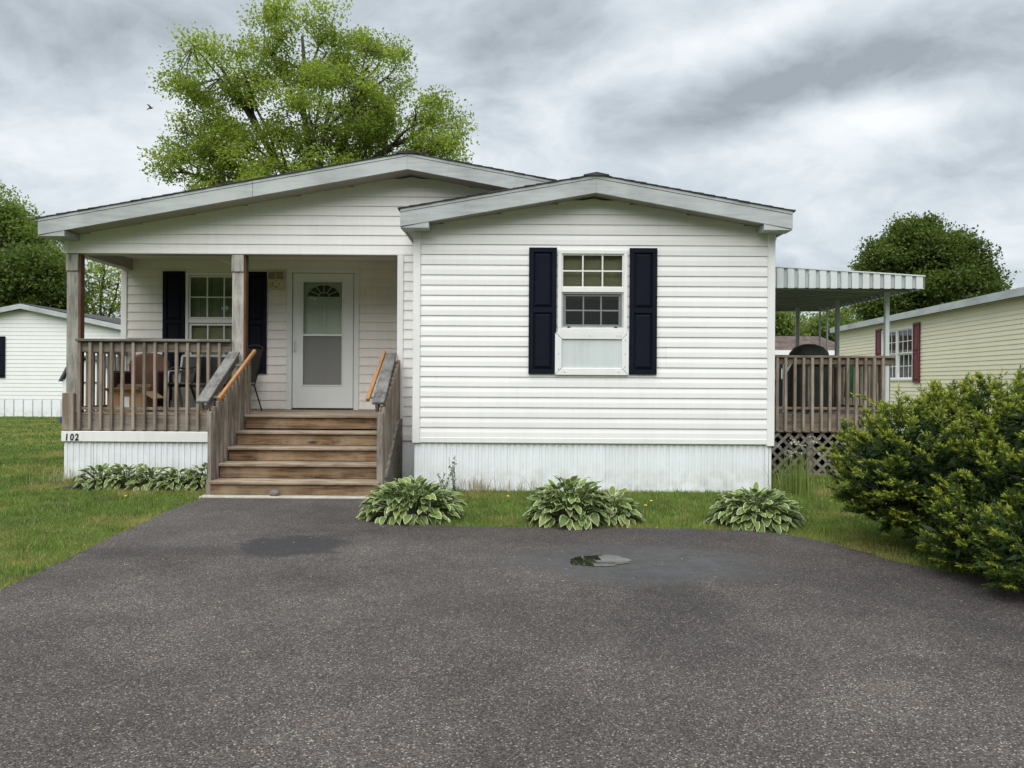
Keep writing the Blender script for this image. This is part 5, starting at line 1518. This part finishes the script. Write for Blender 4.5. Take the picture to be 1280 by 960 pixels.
    o = np_mesh('inner_foliage', LV, LF, 'needle', t, {'var': np.repeat(rng.uniform(0, 0.12, len(PP)), 4)}, loc=(4.3, 6.2, 0.8))
    o['kind'] = 'stuff'
yew()

# ================================================================== HOSTAS
def hosta_leaf_mesh(L, W, arch, twist, fold, seed):
    rnd = random.Random(seed)
    rows = 7; us = [-1, -0.62, 0, 0.62, 1]
    V, Fq, E, Rb = [], [], [], []
    for i in range(rows):
        t = i / (rows - 1)
        wd = W / 2 * (math.sin(math.pi * min(1, t ** 0.72)) ** 0.75 if 0 < t < 1 else 0.02)
        for u in us:
            y = L * t
            wob = 0.10 * math.sin(9 * t + u * 2 + seed)
            x = u * wd + twist * t * t * 0.03
            z = arch * L * (0.55 * t - 0.95 * t * t) + fold * abs(u) * wd * (1 + wob) + 0.006 * math.sin(t * 14 + seed) * abs(u)
            V.append((x, y, z))
            E.append(1.0 if abs(u) == 1 or i in (0, rows - 1) else 0.28); Rb.append(1.0 if u == 0 else 0.0)
    for i in range(rows - 1):
        for j in range(4):
            Fq.append((i * 5 + j, i * 5 + j + 1, (i + 1) * 5 + j + 1, (i + 1) * 5 + j))
    me = bpy.data.meshes.new('leaf'); me.from_pydata(V, [], Fq)
    for nm, arr in (('edge', E), ('rib', Rb)):
        at = me.attributes.new(nm, 'FLOAT', 'POINT'); at.data.foreach_set('value', arr)
    me.polygons.foreach_set('use_smooth', [True] * len(Fq)); me.materials.append(MATS['hosta_leaf'])
    return me
LEAFM = [hosta_leaf_mesh(0.17, w_, a_, t_, f_, i) for i, (w_, a_, t_, f_) in enumerate([(0.088, 0.35, 0.2, 0.25), (0.098, 0.5, -0.3, 0.15), (0.080, 0.2, 0.4, 0.4), (0.094, 0.65, 0, 0.2), (0.085, 0.4, -0.5, 0.3), (0.104, 0.3, 0.1, 0.12)])]
def hosta(label, x, y, rx, ry, h, n, seed, lsc=1.0, group=None):
    rnd = random.Random(seed)
    t = thing('hosta_plant', label, 'plant', (x, y, 0), group)
    st = MB()
    for k in range(n):
        az = k * 2.39996 + rnd.uniform(-0.35, 0.35)
        q = ((k + 0.5) / n) ** 0.9                # 0 top of the dome .. 1 rim
        u_ = 1 - q
        rr = math.sqrt(max(0.0, 1 - u_ * u_)) * rnd.uniform(0.84, 1.02)
        px_, py_ = math.cos(az) * rr * rx * 0.80, math.sin(az) * rr * ry * 0.80
        zz_ = h * (0.13 + 0.80 * u_ ** 0.9) * rnd.uniform(0.88, 1.08)
        pitch = lerp(46, -34, q ** 0.8) + rnd.uniform(-15, 15)
        o = bpy.data.objects.new('leaf', LEAFM[rnd.randrange(len(LEAFM))]); COL.objects.link(o)
        o.parent = t
        o.location = (px_, py_, max(0.045, zz_))
        yaw = az - math.pi / 2 + rnd.uniform(-0.5, 0.5)
        o.rotation_euler = (Matrix.Rotation(yaw, 3, 'Z') @ Matrix.Rotation(R(pitch), 3, 'X') @ Matrix.Rotation(rnd.uniform(-0.45, 0.45), 3, 'Y')).to_euler()
        s_ = lsc * rnd.uniform(0.72, 1.2) * (0.8 + 0.25 * min(1, rr)); o.scale = (s_, s_, s_)
        if k % 2 == 0: st.tube([(x + px_ * 0.1, y + py_ * 0.1, 0), (x + px_ * 0.6, y + py_ * 0.6, zz_ * 0.75), (x + px_, y + py_, max(0.045, zz_))], [0.006, 0.005, 0.004], 4)
    st.build('stems', 'weed_leaf', t)
    b = MB()
    b.ball((x, y, 0.0), rx * 0.62, ry * 0.6, h * 0.30, 14, 8); b.build('soil_mound', 'soil', t, smooth=True)
    return t
HG = 'variegated hostas along the front of the home'
hosta('round hosta with white-edged leaves at the right foot of the wooden steps', -1.02, 7.95, 0.56, 0.46, 0.37, 285, 1, 0.86, HG)
hosta('widest hosta with white-edged leaves, below the front window', 0.60, 7.74, 0.46, 0.40, 0.43, 245, 2, 0.86, HG)
t2 = hosta('small low hosta crowding the right side of the hosta below the window', 1.03, 7.84, 0.30, 0.32, 0.27, 110, 12, 0.8, HG)
hosta('rounded hosta with white-edged leaves at the right corner of the home', 2.45, 7.72, 0.48, 0.42, 0.34, 250, 3, 0.84, HG)
HG2 = 'hostas in the bed below the porch railing'
lb = ['first hosta of the porch bed from the left, nearest the house number', 'second hosta of the porch bed from the left', 'middle hosta of the five in the bed below the porch railing', 'fourth hosta of the porch bed from the left', 'last hosta of the porch bed, beside the wooden steps']
for k in range(5):
    x = -5.42 + k * 0.345
    hosta(lb[k], x, 10.12 + 0.05 * math.sin(k * 2), 0.33, 0.38, 0.265 + 0.03 * math.sin(k * 1.7 + 0.4), 125, 40 + k, 0.70, HG2)

# ================================================================== WEEDS, FLOWERS, STONE, BIRD
def blades(n, cx, cy, rx, ry, h0, h1, w_, lean, rng, z0=0.0):
    """curved grass blades (3 triangles each) -> V, F, var"""
    x = cx + rng.normal(0, 0.5, n) * rx; y = cy + rng.normal(0, 0.5, n) * ry
    h = rng.uniform(h0, h1, n); a = rng.uniform(0, 2 * np.pi, n); l = np.abs(rng.normal(0, lean, n)) * h
    dx_, dy_ = np.cos(a), np.sin(a); ww = w_ * rng.uniform(0.6, 1.3, n)
    fa = rng.uniform(0, np.pi, n); sx, sy = np.cos(fa) * ww, np.sin(fa) * ww * 0.6
    b0 = np.stack([x, y, np.full(n, z0)], 1); mid = b0 + np.stack([dx_ * l * 0.35, dy_ * l * 0.35, h * 0.6], 1); tip = b0 + np.stack([dx_ * l, dy_ * l, h], 1)
    s3 = np.stack([sx, sy, np.zeros(n)], 1)
    V = np.stack([b0 - s3, b0 + s3, mid - s3 * 0.8, mid + s3 * 0.8, tip], 1).reshape(-1, 3)
    i = np.arange(n)[:, None] * 5
    F_ = np.concatenate([i + [0, 1, 3], i + [0, 3, 2], i + [2, 3, 4]])
    return V, F_, np.repeat(rng.uniform(0, 1, n), 5)
rng = np.random.default_rng(9)
wf_ = thing('wildflower_clump', 'tall pale green weeds with white flower heads at the right corner of the home', 'plant', (3.66, 9.7, 0))
V, F_, va = blades(170, 3.60, 9.70, 0.22, 0.50, 0.30, 0.62, 0.005, 0.22, rng)
np_mesh('stalks', V, F_, 'weed_leaf', wf_, {'var': va * 0.6 + 0.35}, loc=(3.66, 9.7, 0))['kind'] = 'stuff'
hd = MB()
for k in range(22):
    x, y, z = 3.66 + rng.normal(0, 0.13), 9.75 + rng.normal(0, 0.22), rng.uniform(0.5, 0.75)
    hd.tube([(x, y, 0.0), (x + rng.normal(0, 0.03), y, z)], 0.0025, 4)
o = hd.build('flower_stems', 'weed_leaf', wf_); o['kind'] = 'stuff'
hd = MB()
for k in range(22):
    x, y, z = 3.68 + rng.normal(0, 0.16), 9.75 + rng.normal(0, 0.22), rng.uniform(0.5, 0.78)
    for q in range(5): hd.ball((x + rng.normal(0, 0.02), y + rng.normal(0, 0.02), z + rng.normal(0, 0.008)), 0.007, 0.007, 0.005, 5, 3)
hd.build('flower_heads', 'white_flower', wf_)['kind'] = 'stuff'
# slim weed in front of the skirting
def slim_weed(label, x, y, h, seed):
    t = thing('weed', label, 'plant', (x, y, 0)); rr = random.Random(seed); rg = np.random.default_rng(seed)
    b = MB(); pts = []
    for k in range(5):
        p0 = Vector((x + rr.uniform(-0.02, 0.02), y, 0)); p1 = Vector((x + rr.uniform(-0.10, 0.10), y + rr.uniform(-0.05, 0.05), h * rr.uniform(0.6, 1.0)))
        if k == 0: p1 = Vector((x, y, h))
        pp = grow(b, p0, p1, 0.004, 0.002, 0.08, 5, rr, 4)
        for q in range(26):
            s_ = rr.uniform(0.1, 1.0); i = int(s_ * (len(pp) - 1.01)); c = pp[i].lerp(pp[i + 1], s_ * (len(pp) - 1) - i); pts.append(tuple(c))
    b.build('stems', 'weed_leaf', t)
    P = np.array(pts); LV, LF = leaves(P, 0.028, 0.2, None, 0.5, rg)
    np_mesh('leaves', LV, LF, 'weed_leaf', t, {'var': np.repeat(rg.uniform(0, 0.6, len(P)), 4)}, loc=(x, y, 0.1))['kind'] = 'stuff'
slim_weed('slim tall weed standing against the ribbed skirting', -0.72, 9.72, 0.50, 3)
slim_weed('short weed at the left foot of the ribbed skirting', -0.86, 9.80, 0.26, 4)
def dry_tuft(label, x, y, rx, n, h, seed):
    rg = np.random.default_rng(seed); V, F_, va = blades(n, x, y, rx, 0.10, h * 0.5, h, 0.0028, 0.35, rg)
    o = np_mesh('dry_grass_tuft', V, F_, 'dry_stalk', None, {'var': va}, loc=(x, y, 0)); props(o, label, 'plant', kind='stuff')
dry_tuft('tuft of dry straw-coloured grass at the middle of the skirting', -0.42, 9.84, 0.26, 110, 0.26, 1)
dry_tuft('thin scatter of dry stalks along the skirting left of the window hosta', 0.05, 9.86, 0.50, 60, 0.24, 2)
dry_tuft('dry grass tuft at the left end of the porch skirting', -6.05, 10.55, 0.5, 150, 0.28, 3)
# dandelions
for k, (px, py, dl) in enumerate(((158, 631, 'yellow dandelion in the left lawn in front of the porch hosta bed'), (815, 633, 'yellow dandelion right of the window hosta, close to the skirting'), (808, 639, 'yellow dandelion right of the window hosta, nearer the driveway'), (636, 628, 'yellow dandelion between the two middle hostas'))):
    Dd = CZ * F / (py - 478); x, _, _ = pxl(px, py, Dd)
    t = thing('dandelion', dl, 'flower', (x, Dd, 0), 'dandelions in the lawn')
    MB().tube([(x, Dd, 0), (x, Dd, 0.07)], 0.002, 4).build('stem', 'weed_leaf', t)
    MB().ball((x, Dd, 0.075), 0.018, 0.018, 0.009, 8, 4).build('flower_head', 'yellow_flower', t)
# stone against the lowest riser
b = MB().ball((-2.86, 9.27, 0.065), 0.062, 0.045, 0.045, 10, 7)
b.v = [(x + random.uniform(-0.006, 0.006), y + random.uniform(-0.005, 0.005), z + random.uniform(-0.006, 0.006)) for x, y, z in b.v]
props(b.build('stone', 'stone', smooth=True), 'small grey stone leaning on the lowest step', 'stone')
# bird
bd = thing('flying_bird', 'small black bird flying in the sky left of the tall tree', 'bird', pxl(186, 138, 30))
bx, by, bz = pxl(186, 138, 30)
BIRD_SCALE = 0.7
b = MB().ball((bx, by, bz), 0.10, 0.05, 0.045, 10, 6); b.ball((bx + 0.10, by, bz + 0.02), 0.04, 0.035, 0.035, 8, 5)
b.tube([(bx + 0.13, by, bz + 0.02), (bx + 0.175, by, bz + 0.015)], [0.014, 0.002], 5)
b.build('body', 'bird_black', bd, smooth=True)
for sg in (-1, 1):
    m_ = MB(); m_.v = [(bx + 0.05, by, bz + 0.03), (bx - 0.05, by, bz + 0.03), (bx - 0.09, by + sg * 0.10, bz + 0.13), (bx - 0.02, by + sg * 0.12, bz + 0.15), (bx - 0.12, by + sg * 0.2, bz + 0.12), (bx - 0.08, by + sg * 0.22, bz + 0.13)]
    m_.v += [(x, y, z + 0.008) for x, y, z in m_.v]
    m_.f = [(0, 1, 2, 3), (3, 2, 4, 5), (6, 9, 8, 7), (9, 11, 10, 8), (0, 3, 9, 6), (3, 5, 11, 9), (1, 7, 8, 2), (2, 8, 10, 4), (4, 10, 11, 5), (0, 6, 7, 1)]
    m_.build('wing', 'bird_black', bd)
m_ = MB().prism([(bx - 0.08, bz + 0.01), (bx - 0.2, bz - 0.08), (bx - 0.16, bz - 0.10), (bx - 0.07, bz - 0.02)], by - 0.02, by + 0.02); m_.build('tail', 'bird_black', bd)
bd.scale = (BIRD_SCALE,) * 3

# ================================================================== GRASS
def lawn_points(n, x0, x1, y0, y1, rng, dens=None):
    x = rng.uniform(x0, x1, n); y = rng.uniform(y0, y1, n)
    keep = ~in_drive(x + rng.normal(0, 0.028, n), y + rng.normal(0, 0.028, n))
    keep &= ~((x > XS - 0.02) & (x < XR + 0.02) & (y > YF - 0.01) & (y < YE))
    keep &= ~((x > XL - 0.01) & (x < XR) & (y > YG - 0.03) & (y < YE))
    keep &= ~((x > -3.75) & (x < -1.45) & (y > 9.15) & (y < 11))
    keep &= ~((((x + 4.85) / 1.05) ** 4 + ((y - 10.25) / 0.42) ** 4) < 1)
    keep &= ~(((np.abs(x - 5.1) / 1.5) ** 4 + ((y - 6.5) / 0.9) ** 4) < 1)
    keep &= (np.abs(x) < y * 0.74 + 1.4)
    return x[keep], y[keep]
rng = np.random.default_rng(23)
allV, allF, allA = [], [], []
cnt = 0
patches = [  # x0,x1,y0,y1,density,height,width
    (-9.5, -3.2, 4.2, 8.0, 5600, 0.050, 0.0032), (-10.5, -3.5, 8.0, 11.0, 4200, 0.055, 0.0042), (-14, -6.3, 11.0, 16, 1500, 0.06, 0.008),
    (-22, -6.3, 16, 29, 420, 0.07, 0.016), (-1.5, 3.6, 7.3, 10.0, 5600, 0.060, 0.0036), (2.6, 6.5, 4.5, 8.5, 3400, 0.070, 0.0036),
    (3.4, 8.5, 8.5, 12.5, 3000, 0.075, 0.0045), (5.8, 11.5, 12.5, 24, 350, 0.09, 0.012), (-1.9, -1.2, 9.0, 10.9, 3000, 0.05, 0.004)]
for (x0, x1, y0, y1, dn, h, wd) in patches:
    n = int((x1 - x0) * (y1 - y0) * dn)
    x, y = lawn_points(n, x0, x1, y0, y1, rng)
    n = len(x)
    tall = 0.75 + 0.5 * (np.sin(x * 2.1 + 1.3 * np.sin(y * 1.7)) * np.sin(y * 2.6 + x) * 0.5 + 0.5)
    hh = 0.66 * h * rng.uniform(0.45, 1.3, n) * tall
    a = rng.uniform(0, 2 * np.pi, n); l = np.abs(rng.normal(0, 0.55, n)) * hh
    fa = rng.uniform(0, np.pi, n); ww = wd * rng.uniform(0.6, 1.3, n)
    b0 = np.stack([x, y, np.zeros(n)], 1); tip = b0 + np.stack([np.cos(a) * l, np.sin(a) * l, hh], 1)
    s3 = np.stack([np.cos(fa) * ww, np.sin(fa) * ww * 0.5, np.zeros(n)], 1)
    V = np.stack([b0 - s3, b0 + s3, tip], 1).reshape(-1, 3)
    allV.append(V); allF.append(np.arange(3 * n).reshape(n, 3) + cnt); cnt += 3 * n
    allA.append(np.repeat(rng.uniform(0, 1, n), 3))
# coarser tufts that break the even carpet
tx, ty = lawn_points(900, -9.5, 5.5, 4.6, 14.0, rng)
for x, y in zip(tx, ty):
    n = int(rng.integers(14, 40)); V, F_, va = blades(n, x, y, 0.09, 0.09, 0.04, 0.095, 0.0030 * max(1.0, y / 7), 0.6, rng)
    allV.append(V); allF.append(F_ + cnt); cnt += len(V); allA.append(np.clip(va * 0.5 + rng.uniform(-0.1, 0.45), 0, 0.89))
o = np_mesh('grass', np.concatenate(allV), np.concatenate(allF), 'grass_blade', None, {'var': np.concatenate(allA)})
props(o, 'short mown green grass of the lawn around the driveway', 'grass', kind='stuff')

# litter on the driveway: pale seed husks and grit
n = 520
x = rng.uniform(-3.6, 3.2, n); y = rng.uniform(1.6, 7.4, n) ; k = in_drive(x, y); x, y = x[k], y[k]
P = np.stack([x, y, np.full(len(x), 0.0185)], 1)
a = rng.uniform(0, 2 * np.pi, len(x)); L = rng.uniform(0.004, 0.012, len(x)) * np.where(rng.random(len(x)) < 0.06, 2.6, 1.0); wv = rng.uniform(0.0015, 0.004, len(x))
dv = np.stack([np.cos(a) * L, np.sin(a) * L, rng.uniform(0, 0.003, len(x))], 1); sv = np.stack([-np.sin(a) * wv, np.cos(a) * wv, np.zeros(len(x))], 1)
V = np.stack([P - dv, P + sv, P + dv, P - sv + [0, 0, 0.002]], 1).reshape(-1, 3)
o = np_mesh('grit_litter', V, np.arange(4 * len(x)).reshape(-1, 4), 'dry_stalk', None, {'var': np.repeat(rng.uniform(0.2, 1, len(x)), 4)})
props(o, 'pale seed husks and grit scattered over the driveway', 'litter', kind='stuff')
